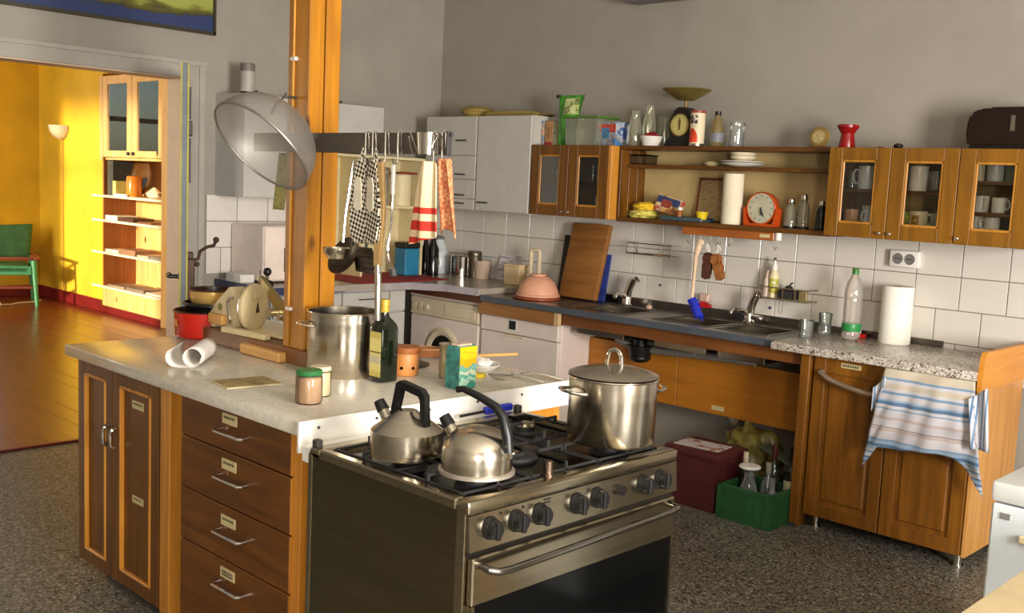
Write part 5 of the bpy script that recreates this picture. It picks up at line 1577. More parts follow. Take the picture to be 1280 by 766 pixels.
mk('end_roll', B().cyl((-2.845, 4.975, 1.39), (-2.845, 4.975, 1.445), .018, 18), CERAM, hr)
HK = [-3.40, -3.335, -3.265, -3.215, -3.195, -3.13, -2.845]
for x in HK:
    mk('hook', B().tube([(x, 4.97, 1.39), (x, 4.97, 1.365), (x, 4.962, 1.345), (x, 4.95, 1.338), (x, 4.94, 1.346), (x, 4.938, 1.356)], .003, 6), CHROME, hr)

# ---- on top of the cabinets
TZ = 1.881
def carton(label, x0, x1, y0, y1, z, h, mt, rz=0, grp=None, name='carton', stripe=None):
    t_ = T(name, label, 'carton', ((x0+x1)/2, (y0+y1)/2, z), rz, grp)
    a, b_ = (x1-x0)/2, (y1-y0)/2
    mk('box', B().box(-a, a, -b_, b_, 0, h, .003), mt, t_)
    if stripe:
        mk('print_band', B().box(-a*.96, a*.96, -b_-.001, -b_+.001, h*stripe[0], h*stripe[1]), stripe[2], t_)
        mk('print_panel', B().box(-a*.5, a*.3, -b_-.0012, -b_+.001, h*.3, h*.75), stripe[3], t_)
    return t_
carton('red and blue food carton leftmost on the brown glazed cabinet', -4.665, -4.575, 4.96, 5.1, TZ, .155, blotch('carton_a', [(.3, (190, 60, 60)), (.45, (206, 170, 130)), (.55, (80, 130, 160)), (.65, (200, 150, 110))], 20, .5), 0, 'cartons on the brown glazed cabinet')
carton('orange carton with red base second on the brown glazed cabinet', -4.565, -4.50, 4.96, 5.08, TZ, .155, M('carton_b', (176, 130, 84), .5, var=.2, scale=30), 0, 'cartons on the brown glazed cabinet', 'carton', (0, .14, M('carton_red', (160, 40, 44), .5), M('carton_tan', (150, 104, 60), .5)))
carton('plain pale green carton left of the green bag', -4.495, -4.42, 4.96, 5.08, TZ, .15, M('carton_c', (150, 146, 112), .5), 0, 'cartons on the brown glazed cabinet', 'carton', (.5, .56, M('carton_grey', (96, 96, 80), .5), M('carton_green', (146, 142, 108), .5)))
gb = T('snack_bag', 'bright green foil bag with pale print standing behind the plastic tub', 'bag', (-4.385, 4.945, TZ))
GFO = M('green_foil', (70, 150, 44), .3, var=.25, scale=14)
b = B().grid(lambda u_, v_: Vector(((u_-.5)*(.14+.07*v_**2)+.02+.03*v_**2, -.035*math.sin(PI*v_)*math.sin(PI*u_)-.004*math.sin(u_*20), .31*v_-.02*v_*(u_-.2)*0)), 14, 18)
b.grid(lambda u_, v_: Vector(((u_-.5)*(.14+.07*v_**2)+.02+.03*v_**2, .035*math.sin(PI*v_)*math.sin(PI*u_)+.002, .31*v_)), 14, 18)
mk('bag', b, GFO, gb)
mk('pale_print', B().grid(lambda u_, v_: Vector((.02+.115*u_-.01, -.0385*math.sin(PI*(.6+.33*v_))*math.sin(PI*(.3+.6*u_))-.006, .19+.10*v_)), 8, 8), blotch('bag_print', [(.35, (206, 206, 160)), (.5, (176, 190, 110)), (.6, (60, 70, 50)), (.66, (220, 214, 176))], 26, .4), gb)
mk('bag_clip', B().box(-.075, -.045, -.012, .012, .295, .315, .004), BLACKP, gb)
tub = T('plastic_tub', 'clear plastic tub with green lid on the brown glazed cabinet', 'tub', (-4.225, 5.0, TZ), .0)
mk('tub', B().prism([(-.115, 0), (.115, 0), (.13, .165), (-.13, .165)], 'y', -.09, .09), glass('tub_plastic', (232, 232, 206), .12, .15, .2), tub)
mk('lid', B().box(-.145, .15, -.105, .105, .166, .178, .005), M('green_tub_lid', (86, 136, 40), .4), tub)
carton('blue and red washing powder box right of the plastic tub', -4.13, -3.96, 4.955, 5.06, TZ, .145, blotch('powder_print', [(.38, (60, 90, 150)), (.46, (190, 190, 190)), (.5, (70, 130, 170)), (.56, (200, 150, 70)), (.6, (70, 120, 170))], 16, .4), -.15, None, 'powder_box', (.56, .9, M('powder_red', (206, 74, 56), .45, var=.25, scale=40), M('powder_blue', (80, 130, 170), .45, var=.3, scale=40)))
def gbottle(label, x, y, prof, mt, loc_z=TZ+.004, name='glass_bottle', cat='bottle', cap=None, grp='bottles and jars on the shelf top', lab=None):
    t_ = T(name, label, cat, (x, y, loc_z), 0, grp)
    mk('glass', B().lathe(prof, 26), mt, t_)
    if cap:
        mk('cap', B().lathe(cap[0], 20), cap[1], t_)
    if lab:
        mk('label', B().lathe(lab[0], 26), lab[1], t_)
    return t_
CG2 = glass('greenish_glass', (236, 236, 214), .03, .14, .12)
gbottle('squat clear glass carafe left on the shelf top', -3.885, 5.02, [(0, 0), (.046, 0), (.05, .01), (.048, .1), (.03, .16), (.026, .19), (.036, .21)], CG2)
gbottle('taller clear glass bottle beside the carafe on the shelf top', -3.81, 5.06, [(0, 0), (.04, 0), (.043, .01), (.043, .14), (.028, .19), (.024, .23), (.03, .245)], CG2)
gbottle('straight clear storage jar behind the white bowl', -3.725, 5.10, [(0, 0), (.045, 0), (.047, .01), (.047, .16), (.04, .175)], CG2)
wbw = T('white_bowl', 'small white bowl with dark red contents on the shelf top', 'bowl', (-3.745, 5.0, TZ+.004))
mk('bowl', B().lathe([(0, 0), (.048, 0), (.052, .006), (.068, .056), (.064, .056), (.046, .008), (0, .008)], 28), CERAM, wbw)
cb_ = mk('contents', B().lathe([(.058, .05), (.04, .068), (.02, .082), (0, .086)], 16), M('dark_red_fruit', (140, 16, 20), .35, var=.3, scale=60), wbw)
sc_ = T('kitchen_scale', 'old dark kitchen scale with round dial and wide pan on the shelf top', 'scale', (-3.535, 5.03, TZ+.004))
DKC = M('dark_cast', (34, 30, 26), .4, .2, var=.2)
mk('body', B().prism([(-.095, 0), (.095, 0), (.085, .03), (.07, .05), (.078, .11), (.07, .16), (.045, .205), (.02, .222), (-.02, .222), (-.045, .205), (-.07, .16), (-.078, .11), (-.07, .05), (-.085, .03)], 'y', -.045, .045), DKC, sc_)
mk('foot', B().box(-.1, .1, -.06, .06, 0, .02, .006), DKC, sc_)
rx3 = Matrix.Rotation(PI/2, 3, 'X')
dl_ = mk('dial', B().lathe([(0, .006), (.058, .006), (.062, 0)], 36, (0, -.045, .12), rot=rx3), M('dial_cream', (196, 184, 112), .4, var=.06), sc_)
mk('bezel', B().lathe([(.058, .006), (.06, .01), (.066, .008), (.066, 0)], 36, (0, -.045, .12), rot=rx3), M('brass', (150, 126, 60), .35, .7), dl_)
tk = B()
for k in range(20):
    a = 2*PI*k/20
    c_, s_ = math.cos(a), math.sin(a)
    tk.tube([(.045*c_, -.0518, .12+.045*s_), (.053*c_, -.0518, .12+.053*s_)], .0012, 4)
mk('tick_marks', tk, BLACKP, dl_)
mk('pointer', B().prism([(-.004, .09), (.004, .09), (.009, .135), (0, .165), (-.009, .135)], 'y', -.054, -.0525), M('pointer_brown', (110, 90, 40), .5), dl_)
mk('stem', B().cyl((0, 0, .22), (0, 0, .262), .008, 12), M('stem_brass', (130, 108, 54), .35, .7), sc_)
mk('pan', B().lathe([(0, .26), (.05, .265), (.1, .295), (.142, .322), (.14, .326), (.095, .302), (.045, .272), (0, .268)], 36), M('brass_pan', (140, 120, 60), .4, .5, var=.2), sc_)
cn = T('canister', 'white cardboard canister with red print beside the scale', 'canister', (-3.415, 4.985, TZ+.004))
mk('tube', B().lathe([(0, 0), (.042, 0), (.042, .195), (0, .195)], 28), M('canister_cream', (226, 210, 176), .5), cn)
mk('base_ring', B().lathe([(.0425, 0), (.044, .002), (.044, .012), (.0425, .014)], 28), STEEL, cn)
mk('lid', B().lathe([(.0425, .185), (.044, .187), (.044, .198), (0, .2)], 28), M('canister_lid', (150, 60, 40), .4), cn)
def band(r, z0, z1, a0, a1):
    return B().grid(lambda u_, v_: Vector((r*math.cos(a0+(a1-a0)*u_), r*math.sin(a0+(a1-a0)*u_), z0+(z1-z0)*v_*(1 if z1 < .12 and z0 > .1 else math.sin(PI*(.15+.7*u_))))), 12, 3)
mk('red_print', band(.0426, .02, .10, -2.5, -.9), M('print_red', (214, 66, 26), .45, var=.2), cn)
mk('dark_print', B().grid(lambda u_, v_: Vector((.0426*math.cos(-2.4+1.4*u_), .0426*math.sin(-2.4+1.4*u_), .125+.045*v_)), 12, 2), blotch('dark_lettering', [(.42, (40, 34, 34)), (.5, (90, 80, 76)), (.58, (214, 200, 176))], 60, .5), cn)
gbottle('clear brown-tinted bottle with dark cap and blue label on the shelf top', -3.305, 5.02, [(0, 0), (.036, 0), (.039, .008), (.038, .10), (.026, .14), (.017, .16), (.016, .19)], glass('syrup_glass', (206, 186, 130), .03, .1, .2), cap=([(.017, .175), (.018, .178), (.018, .196), (0, .197)], BLACKP), lab=([(.0393, .025), (.0398, .026), (.0398, .075), (.0393, .076)], M('label_bluegrey', (120, 122, 130), .5)))
gbottle('ribbed clear glass tumbler right of the bottles on the shelf top', -3.18, 5.03, [(0, 0), (.04, 0), (.043, .006), (.041, .03), (.044, .06), (.04, .1), (.046, .115), (.043, .138)], CLB, name='glass_tumbler', cat='glass')
cl = T('round_ornament', 'small golden round ornament with pale dial near the end of the shelf top', 'ornament', (-2.665, 5.0, TZ+.004))
mk('case', B().lathe([(0, 0), (.045, .0), (.055, .012), (.052, .024), (0, .03)], 28, (0, .015, .05), rot=Matrix.Rotation(PI/2-.2, 3, 'X')), M('gold_straw', (130, 104, 48), .45, var=.2), cl)
mk('dial', B().lathe([(0, .031), (.036, .026)], 24, (0, .014, .05), rot=Matrix.Rotation(PI/2-.2, 3, 'X')), M('ornament_face', (170, 150, 100), .5, var=.2, scale=50), cl)
mk('base', B().box(-.045, .05, -.02, .04, 0, .008, .003), M('brown_base', (110, 74, 30), .5), cl)
rv = T('red_vase', 'red waisted vase at the left end of the three-door cabinet top', 'vase', (-2.51, 5.0, TZ))
mk('vase', B().lathe([(0, 0), (.04, 0), (.042, .01), (.034, .06), (.033, .075), (.048, .098), (.052, .115), (.046, .118), (.03, .08), (.026, .02), (0, .018)], 28), M('red_glaze', (140, 16, 14), .25, var=.1), rv)
mk('rim_band', B().lathe([(.049, .10), (.054, .104), (.054, .118), (.048, .12)], 28), M('red_glaze', 0), rv)
SW('stopper', B().ball((-2.24, 5.0, TZ+.014), .024, (1, 1, .6)), BLACKM, 'small black rounded stopper lying on the three-door cabinet top', 'stopper', (-2.24, 5.0, TZ))
SW('pebble', B().ball((-2.33, 5.0, TZ+.006), .012, (1.6, 1, .5)), BRN, 'tiny brown scrap lying on the three-door cabinet top', 'scrap', (-2.33, 5.0, TZ))
bb_ = T('bread_bin', 'dark brown rounded bread bin on the right end of the cabinet top', 'bread bin', (-1.70, 5.03, TZ), world=True)
DBR = M('dark_brown_lacquer', (28, 17, 10), .25, var=.2)
pr = [(-1.885, TZ+.01), (-1.515, TZ+.01), (-1.505, TZ+.06), (-1.515, TZ+.15), (-1.55, TZ+.185), (-1.84, TZ+.185), (-1.885, TZ+.16), (-1.898, TZ+.10), (-1.896, TZ+.05)]
b = B().prism(pr, 'y', 4.93, 5.15)
bmesh.ops.bevel(b.bm, geom=list(b.bm.edges), offset=.012, segments=2, affect='EDGES')
mk('body', b, DBR, bb_)
mk('base', B().box(-1.88, -1.52, 4.94, 5.14, TZ, TZ+.012), BLACKP, bb_)
mk('lid', B().box(-1.80, -1.59, 4.96, 5.12, TZ+.184, TZ+.192, .003), DBR, bb_)
mk('highlight_plate', B().box(-1.70, -1.68, 4.925, 4.931, TZ+.08, TZ+.15, .002), CHROME, bb_)  # chrome plate added as the bin's upright highlight

# ---- on the middle and bottom shelf boards
SH2, SH1 = 1.777, 1.457
dd_ = T('glass_dish', 'dark glass dish at the left of the narrow upper shelf', 'dish', (-3.845, 5.07, SH2))
mk('dish', B().box(-.07, .07, -.05, .05, 0, .055, .008), glass('smoked_glass', (110, 90, 60), .05, .1, .3), dd_)
mk('rim', B().box(-.075, .075, -.055, .055, .05, .058, .004), GLASS, dd_)
pd = T('small_dish', 'small cream saucer in the middle of the narrow upper shelf', 'saucer', (-3.36, 5.07, SH2))
mk('dish', B().lathe([(0, 0), (.03, 0), (.055, .018), (.052, .018), (.028, .005), (0, .005)], 24), M('ivory', (206, 190, 140), .3), pd)
mk('lid', B().lathe([(.04, .018), (.03, .027), (0, .03)], 20), M('ivory', 0), pd)
for k in range(4):
    r_ = .125-.003*k if k < 2 else .072
    z = SH2+.012*k if k < 2 else SH2+.025+.02*(k-2)
    nm = ['large white plate at the bottom of the stack on the upper shelf', 'large white plate second in the stack on the upper shelf', 'small white bowl on the plates of the upper shelf', 'topmost small white bowl on the plates of the upper shelf'][k]
    if k < 2:
        S('plate', B().lathe([(0, .002), (r_*.5, .0), (r_*.6, .003), (r_*.98, .016), (r_, .019), (r_*.58, .008), (0, .006)], 36), CERAM, nm, 'plate', 'stack of plates and bowls on the upper shelf', (-3.15, 5.06, z))
    else:
        S('bowl', B().lathe([(0, 0), (r_*.6, 0), (r_*.95, .02), (r_, .034), (r_*.96, .034), (r_*.6, .006), (0, .005)], 32), M('cream_ceramic', (214, 202, 170), .25), nm, 'bowl', 'stack of plates and bowls on the upper shelf', (-3.15, 5.06, z))
YC = M('yellow_cloth', (226, 190, 40), .8, var=.2, scale=12)
YP = M('pale_yellow_cloth', (206, 196, 96), .8, var=.15, scale=12)
def heap(label, c, r, sc, seed, mt, h0=0):
    rnd = random.Random(seed)
    b = B()
    bmesh.ops.create_icosphere(b.bm, subdivisions=4, radius=r)
    for v in b.bm.verts:
        n = v.co.normalized()
        k = 1+.12*math.sin(8*n.x+seed)*math.sin(6*n.y+9*n.z)+.06*math.sin(19*n.z+seed*2)
        v.co = Vector((v.co.x*sc[0]*k, v.co.y*sc[1]*k, max(0, v.co.z*sc[2]*k+r*sc[2]*.55)))
    return S('dust_cloth', b, mt, label, 'cloth', 'yellow cloths on the lower shelf', c, 0, 60)
heap('pale yellow folded cloth at the bottom left of the open shelf', (-3.82, 5.06, SH1), .075, (1.25, .9, .5), 2, YP)
heap('bright yellow crumpled cloth on top of the pale one', (-3.80, 5.05, SH1+.05), .065, (1.3, .9, .45), 5, YC)
fb = carton('blue, white and red food box lying tilted beside the yellow cloths', -3.72, -3.55, 5.02, 5.07, SH1+.035, .10, blotch('foodbox_print', [(.36, (176, 60, 40)), (.46, (206, 190, 160)), (.52, (214, 170, 70)), (.6, (150, 90, 60))], 18, .5), 0, None, 'food_box', (.5, .92, M('foodbox_blue', (52, 66, 110), .5, var=.3, scale=50), M('foodbox_red', (150, 66, 50), .5, var=.3, scale=40)))
fb.rotation_euler = (-.25, .22, 0)
bt = T('blue_tray', 'dark blue-grey shallow tray on the lower shelf before the framed sheet', 'tray', (-3.48, 5.03, SH1), world=True)
mk('base', B().box(-3.62, -3.34, 4.97, 5.10, SH1, SH1+.014, .003), M('tray_blue', (66, 84, 90), .4), bt)
mk('rim', B().box(-3.625, -3.335, 4.965, 4.975, SH1, SH1+.024, .003).box(-3.625, -3.335, 5.095, 5.105, SH1, SH1+.024, .003), M('tray_blue', 0), bt)
yc = T('yellow_cup', 'small yellow cup on the blue tray of the lower shelf', 'cup', (-3.37, 5.02, SH1+.015))
mk('cup', B().lathe([(0, 0), (.026, 0), (.036, .042), (.033, .042), (.024, .004), (0, .004)], 24), M('yellow_plastic', (226, 196, 30), .4), yc)
mk('rim', B().lathe([(.034, .039), (.039, .04), (.039, .044), (.034, .044)], 24), M('yellow_plastic', 0), yc)
sj = T('spice_jar', 'little amber spice jar between food box and framed sheet', 'jar', (-3.51, 5.0, SH1+.015))
mk('body', B().lathe([(0, 0), (.016, 0), (.017, .04), (.012, .048)], 16), M('amber_spice', (150, 84, 30), .3), sj)
mk('cap', B().lathe([(.013, .046), (.0145, .048), (.0145, .062), (0, .063)], 16), WHITEP, sj)
fd = T('framed_sheet', 'framed typed sheet leaning at the back of the open shelf', 'picture frame', (-3.365, 5.15, SH1))
rm = Matrix.Rotation(-.13, 4, 'X')
mk('sheet', B().box(-.13, .13, -.003, .003, .012, .245).xf(rm), blotch('typed_sheet', [(.36, (150, 124, 80)), (.5, (176, 152, 104)), (.62, (186, 162, 114))], 46, .6, 'noise', (.5, 1, 4)), fd)
mk('frame', B().box(-.14, -.128, -.006, .006, 0, .257).box(.128, .14, -.006, .006, 0, .257).box(-.14, .14, -.006, .006, .243, .257).box(-.14, .14, -.006, .006, 0, .012).xf(rm), M('frame_red_brown', (120, 62, 34), .4), fd)
kr = T('kitchen_roll', 'tall cream paper roll standing on the lower shelf by the clock', 'paper roll', (-3.18, 5.03, SH1))
mk('roll', B().lathe([(.018, 0), (.056, 0), (.057, .004), (.057, .276), (.055, .28), (.018, .28)], 32), M('roll_paper', (228, 216, 190), .85, var=.03), kr)
mk('core', B().lathe([(.0185, .0), (.0185, .281), (.016, .281), (.016, 0)], 20), M('card_core', (170, 140, 96), .8), kr)
ck_ = T('alarm_clock', 'round orange table clock on the lower wall shelf', 'clock', (-2.99, 5.04, SH1))
ORG_ = M('orange_plastic', (192, 72, 16), .35, var=.08)
rz_ = Matrix.Rotation(PI/2, 3, 'X')
mk('case', B().lathe([(0, -.05), (.07, -.05), (.086, -.03), (.09, .02), (.085, .026), (.081, .02)], 40, (0, 0, .098), rot=rz_), ORG_, ck_)
df_ = mk('dial', B().lathe([(0, .021), (.0815, .021)], 40, (0, 0, .098), rot=rz_), M('clock_dial', (190, 186, 160), .4), ck_)
b = B()
for k in range(12):
    a = k*PI/6
    c_, s_ = math.cos(a), math.sin(a)
    b.tube([(.062*c_, -.022, .098+.062*s_), (.07*c_, -.022, .098+.07*s_)], .0022, 4)
mk('hour_marks', b, DGREY, df_)
mk('hands', B().tube([(0, -.024, .098), (.02, -.024, .052)], .003, 6).tube([(0, -.025, .098), (.004, -.025, .06)], .004, 6).ball((0, -.024, .098), .005), BLACKP, df_)
mk('stand', B().prism([(-.098, 0), (.098, 0), (.106, .1), (.096, .1), (.08, .014), (-.08, .014), (-.096, .1), (-.106, .1)], 'y', -.03, .03), ORG_, ck_)
for k, (x, h_, r_) in enumerate(((-2.83, .165, .034), (-2.755, .19, .034), (-2.65, .16, .03))):
    t_ = T('glass_shaker', ['clear glass shaker right of the orange clock', 'taller clear glass shaker second from the orange clock', 'dark glass shaker at the right end of the lower shelf'][k], 'shaker', (x, 5.06, SH1), 0, 'glass shakers on the lower shelf')
    mk('glass', B().lathe([(0, 0), (r_, 0), (r_, .01), (r_*.9, h_*.6), (r_*.5, h_*.8)], 22), CG2 if k < 2 else DKB, t_)
    mk('cap', B().lathe([(r_*.5, h_*.76), (r_*.6, h_*.8), (r_*.5, h_*.95), (0, h_)], 18), CHROME, t_)
    mk('base', B().lathe([(0, 0), (r_*1.03, 0), (r_*1.03, .012), (0, .014)], 22), DKC, t_)

# ---- cups behind the glass
def cup(label, x, z, r, h, mt, y=5.0, ha=None, name='mug'):
    t_ = T(name, label, 'mug' if name == 'mug' else 'glass', (x, y, z), 0, 'cups in the three-door cabinet')
    mk('cup', B().lathe([(0, 0), (r*.92, 0), (r, .006), (r, h), (r*.93, h), (r*.9, .008), (0, .006)], 26), mt, t_)
    if ha is not None:
        c_, s_ = math.cos(ha), math.sin(ha)
        pts = [(c_*(r+o_)*1.0, s_*(r+o_), h*q_) for o_, q_ in ((-.002, .8), (.016, .84), (.026, .66), (.026, .42), (.014, .24), (-.002, .26))]
        mk('handle', B().tube(pts, .0048, 8), mt, t_)
    else:
        mk('rim', B().lathe([(r*1.0, h-.003), (r*1.015, h), (r, h+.002), (r*.93, h+.001)], 26), mt, t_)
    return t_
MUGC = [M('mug_white', (244, 236, 220), .15), M('mug_cream', (240, 222, 176), .2), M('mug_grey', (206, 208, 204), .2), M('mug_peach', (226, 176, 132), .25)]
z1 = 1.679
cup('clear glass with looped handle, upper left in the first cupboard', -2.455, z1, .026, .085, CLB, 4.98, PI+.6, 'glass')
cup('tall grey mug on the upper shelf of the first cupboard', -2.385, z1, .043, .115, MUGC[2], 4.99, -2.3)
cup('peach mug lower left in the first cupboard', -2.445, 1.501, .036, .075, MUGC[3], 4.98, -1.2)
cup('white cup behind the other two in the first cupboard', -2.395, 1.501, .036, .095, MUGC[0], 5.07)
cup('pale blue-grey mug lower right in the first cupboard', -2.345, 1.501, .034, .08, MUGC[2], 4.98, -1.9)
cup('tall white straight mug on the upper shelf of the second cupboard', -2.122, z1, .045, .118, MUGC[0], 4.99)
cup('clear storage glass beside the tall white mug, second cupboard', -2.035, z1, .04, .096, CLB, 5.0, None, 'glass')
cup('small yellow and green cup, lower left of the second cupboard', -2.165, 1.501, .026, .075, blotch('yg_mug', [(.4, (206, 190, 60)), (.55, (110, 150, 70)), (.62, (216, 204, 140))], 30, .3), 4.97)
mm_ = cup('cream mug with square brown picture, middle of the second cupboard', -2.10, 1.501, .043, .082, MUGC[1], 4.98, .4)
mk('picture', B().grid(lambda u_, v_: Vector((.0435*math.cos(-2.0+.9*u_), .0435*math.sin(-2.0+.9*u_), .018+.045*v_)), 8, 2), blotch('mug_picture', [(.4, (190, 140, 40)), (.5, (90, 60, 20)), (.6, (206, 166, 70))], 40, .4), mm_)
cup('pale green cup, lower right of the second cupboard', -2.02, 1.501, .028, .075, M('mug_green', (160, 170, 150), .3), 5.0)
cup('narrow cream tumbler, top left of the third cupboard', -1.835, 1.736, .025, .075, MUGC[1], 4.98)
cup('pale grey tumbler, top middle of the third cupboard', -1.765, 1.736, .037, .08, MUGC[2], 4.99)
cup('dull green tumbler, top right of the third cupboard', -1.69, 1.736, .033, .075, M('mug_olive', (120, 124, 100), .3), 5.0)
cup('white cup with looped handle, left on the middle shelf of the third cupboard', -1.815, 1.593, .037, .075, MUGC[0], 4.98, -.9)
cup('white cup, right on the middle shelf of the third cupboard', -1.735, 1.593, .035, .07, MUGC[0], 5.0, -.5)
cup('white cup, lower left in the third cupboard', -1.83, 1.501, .036, .07, MUGC[0], 4.98)
cup('white cup with looped handle, lower middle in the third cupboard', -1.755, 1.501, .034, .07, MUGC[0], 4.98, -2.3)
for k, (x, z, h_, nm) in enumerate([(-4.45, 1.661, .07, 'clear glass on the upper shelf behind the left brown door'), (-4.40, 1.501, .06, 'clear glass on the lower shelf behind the left brown door'), (-4.16, 1.661, .10, 'slim clear glass upper left behind the right brown door'), (-4.12, 1.661, .10, 'slim clear glass upper right behind the right brown door'), (-4.12, 1.501, .06, 'clear glass on the lower shelf behind the right brown door')]):
    t_ = cup(nm, x, z, .026 if h_ < .09 else .017, h_, CLB, 4.98, None, 'glass')
    t_['group'] = 'glasses in the brown glazed cabinet'

# ---------------------------------------------------------------- on the tiles
wk = T('wire_rack', 'empty chrome wire rack fixed to the tiles left of the hooks', 'rack', (-3.78, 5.15, 1.23), world=True)
b = B()
xa, xb = -3.95, -3.61
for z in (1.235, 1.30):
    b.tube([(xa, 5.188, z), (xa, 5.09, z), (xb, 5.09, z), (xb, 5.188, z)], .0035, 6)
for y in (5.12, 5.15, 5.18):
    b.tube([(xa, y, 1.235), (xb, y, 1.235)], .0025, 6)
for x in (xa, xa+.085, xb-.085, xb):
    b.tube([(x, 5.09, 1.235), (x, 5.09, 1.30)], .003, 6)
mk('wire_basket', b, CHROME, wk)
mk('end_loop', B().tube([(-3.865, 5.088, 1.24), (-3.87, 5.08, 1.27), (-3.865, 5.088, 1.31)], .004, 6), CHROME, wk)
br = T('dish_brush', 'long wooden dish brush with blue bristles hanging from the hook rail', 'brush', (-3.335, 4.95, 1.1), world=True)
mk('handle', B().tube([(-3.315, 4.942, 1.35), (-3.325, 4.942, 1.31), (-3.34, 4.944, 1.26), (-3.345, 4.95, 1.18), (-3.355, 4.955, 1.02)], [.012, .016, .013, .009, .009], 10).ball((-3.315, 4.942, 1.345), .02, (1.2, .6, 1)), M('pale_wood_handle', (232, 200, 166), .5, var=.06), br)
rnd = random.Random(9)
b = B()
for k in range(90):
    a, z = rnd.uniform(0, 2*PI), rnd.uniform(0, 1)
    c_ = Vector((-3.35+.055*z, 4.955, 1.02-.10*z))
    b.tube([c_, c_+Vector((.03*math.cos(a), .028*math.sin(a), rnd.uniform(-.02, .012)))], .0035, 4)
b.tube([(-3.355, 4.955, 1.02), (-3.295, 4.955, .92)], .022, 8)
mk('bristles', b, BLUE, br)
rdb = T('red_brush', 'small red and white brush behind the blue dish brush', 'brush', (-3.395, 5.15, .985), world=True)
mk('handle', B().box(-3.43, -3.37, 5.14, 5.17, 1.0, 1.045, .006), M('pink_white', (214, 180, 160), .5), rdb)
mk('head', B().prism([(-3.445, .968), (-3.36, .968), (-3.36, .985), (-3.41, 1.003)], 'y', 5.135, 5.172), REDP, rdb)
rdb.location.z -= .012
for k, (x, rot_, c, nm) in enumerate([(-3.262, .1, (84, 44, 24), 'dark brown felt pot grip hanging on the hook rail'), (-3.185, -.3, (156, 96, 44), 'tan felt pot grip hanging right of the dark one')]):
    t_ = T('pot_grip', nm, 'pot grip', (x, 4.945, 1.20), 0, 'felt pot grips on the hook rail')
    mt = M('felt_%d' % k, c, .9, var=.15, scale=30)
    prof = [(0, -.06), (.026, -.052), (.031, -.02), (.02, .015), (.032, .045), (.036, .065), (.026, .085), (0, .095), (-.024, .088), (-.035, .068), (-.03, .04), (-.018, .012), (-.028, -.02), (-.025, -.052)]
    b = B().prism(prof, 'y', -.016, .016)
    bmesh.ops.bevel(b.bm, geom=[e for e in b.bm.edges if abs(e.verts[0].co.y-e.verts[1].co.y) < 1e-5], offset=.008, segments=2, affect='EDGES')
    b.xf(Matrix.Rotation(rot_, 4, 'Y'))
    mk('pad', b, mt, t_)
    q = B().lathe([(.024, 0), (.028, .004), (.03, .0), (.026, -.004), (.024, 0)], 24, (0, -.017, .06), 1, 1, Matrix.Rotation(PI/2, 3, 'X')).xf(Matrix.Rotation(rot_, 4, 'Y'))
    mk('opening_seam', q, mt, t_)
    mk('loop', B().tube([(math.sin(rot_)*.09, 0, .09), (-.01+(0 if k else .0), .0, .115), (-.003 if k == 0 else -.012, -.004, .142), (.008, 0, .115), (math.sin(rot_)*.09, 0, .09)], .003, 6), PAPER, t_)
cd = T('wire_caddy', 'wire soap caddy with sponge holder fixed to the tiles above the right tap', 'rack', (-2.86, 5.13, 1.06), world=True)
b = B()
xa, xb = -3.005, -2.705
for z in (1.062, 1.125):
    b.tube([(xa, 5.188, z), (xa, 5.08, z), (xb, 5.08, z), (xb, 5.188, z)], .0035, 6)
for k in range(9):
    x = xa+(xb-xa)*k/8
    b.tube([(x, 5.08, 1.062), (x, 5.188, 1.062)], .002, 5)
for k in range(5):
    x = xa+(xb-xa)*k/4
    b.tube([(x, 5.08, 1.062), (x, 5.08, 1.125)], .0025, 5)
mk('wire_basket', b, M('tarnished_wire', (150, 134, 96), .35, .7), cd)
mk('side_plate', B().box(-2.755, -2.71, 5.077, 5.081, 1.068, 1.12, .001), M('caddy_plate', (150, 132, 90), .4, .5), cd)
mk('drip_loop', B().tube([(-2.87, 5.085, 1.062), (-2.872, 5.085, .99), (-2.858, 5.085, .985), (-2.852, 5.085, .99), (-2.85, 5.085, 1.062)], .002, 5), GREY, cd)
sp2 = T('scrubber', 'dark grey scrubber lying in the wire caddy', 'scrubber', (-2.83, 5.12, 1.067))
mk('pad', B().box(-.065, .065, -.03, .03, 0, .05, .012, 2), M('dark_scrub', (46, 42, 40), .9, var=.3, scale=60), sp2)
mk('knot', B().ball((-.01, 0, .058), .02, (1.2, .8, .9)).tube([(-.01, 0, .06), (0, 0, .085), (.012, 0, .09)], .005, 6), M('dark_scrub', 0), sp2)
def soap(label, x, r, h, c, lab):
    t_ = T('soap_bottle', label, 'bottle', (x, 5.135, 1.066), 0, 'soap bottles in the wire caddy')
    mk('bottle', B().lathe([(0, 0), (r, 0), (r*1.05, .01), (r, h*.6), (r*.6, h*.74), (r*.45, h*.8)], 20), M('soap_%d' % int(abs(x*1000)), c, .3), t_)
    mk('cap', B().lathe([(r*.62, h*.74), (r*.6, h*.86), (r*.3, h*.93), (r*.28, h), (0, h)], 16), WHITEP if lab else M('pink_cap', (220, 190, 176), .4), t_)
    if lab:
        mk('label', B().lathe([(r*1.055, h*.12), (r*1.06, h*.13), (r*1.03, h*.5), (r*1.02, h*.51)], 20), lab, t_)
        mk('nozzle', B().cyl((0, 0, h), (0, 0, h+.016), r*.3, 12), DGREY, t_)
soap('washing-up bottle with yellow label and dark nozzle in the caddy', -2.945, .026, .205, (226, 214, 170), blotch('soap_label', [(.4, (206, 190, 60)), (.55, (150, 150, 60)), (.62, (226, 220, 180))], 40, .4))
soap('pinkish small bottle left in the wire caddy', -2.985, .02, .145, (226, 200, 186), None)
so = T('wall_socket', 'white double wall socket on the tiles under the three-door cabinet', 'socket', (-2.23, 5.195, 1.335), world=True)
mk('frame', B().box(-2.305, -2.155, 5.155, 5.196, 1.295, 1.38, .006, 2), WHITEP, so)
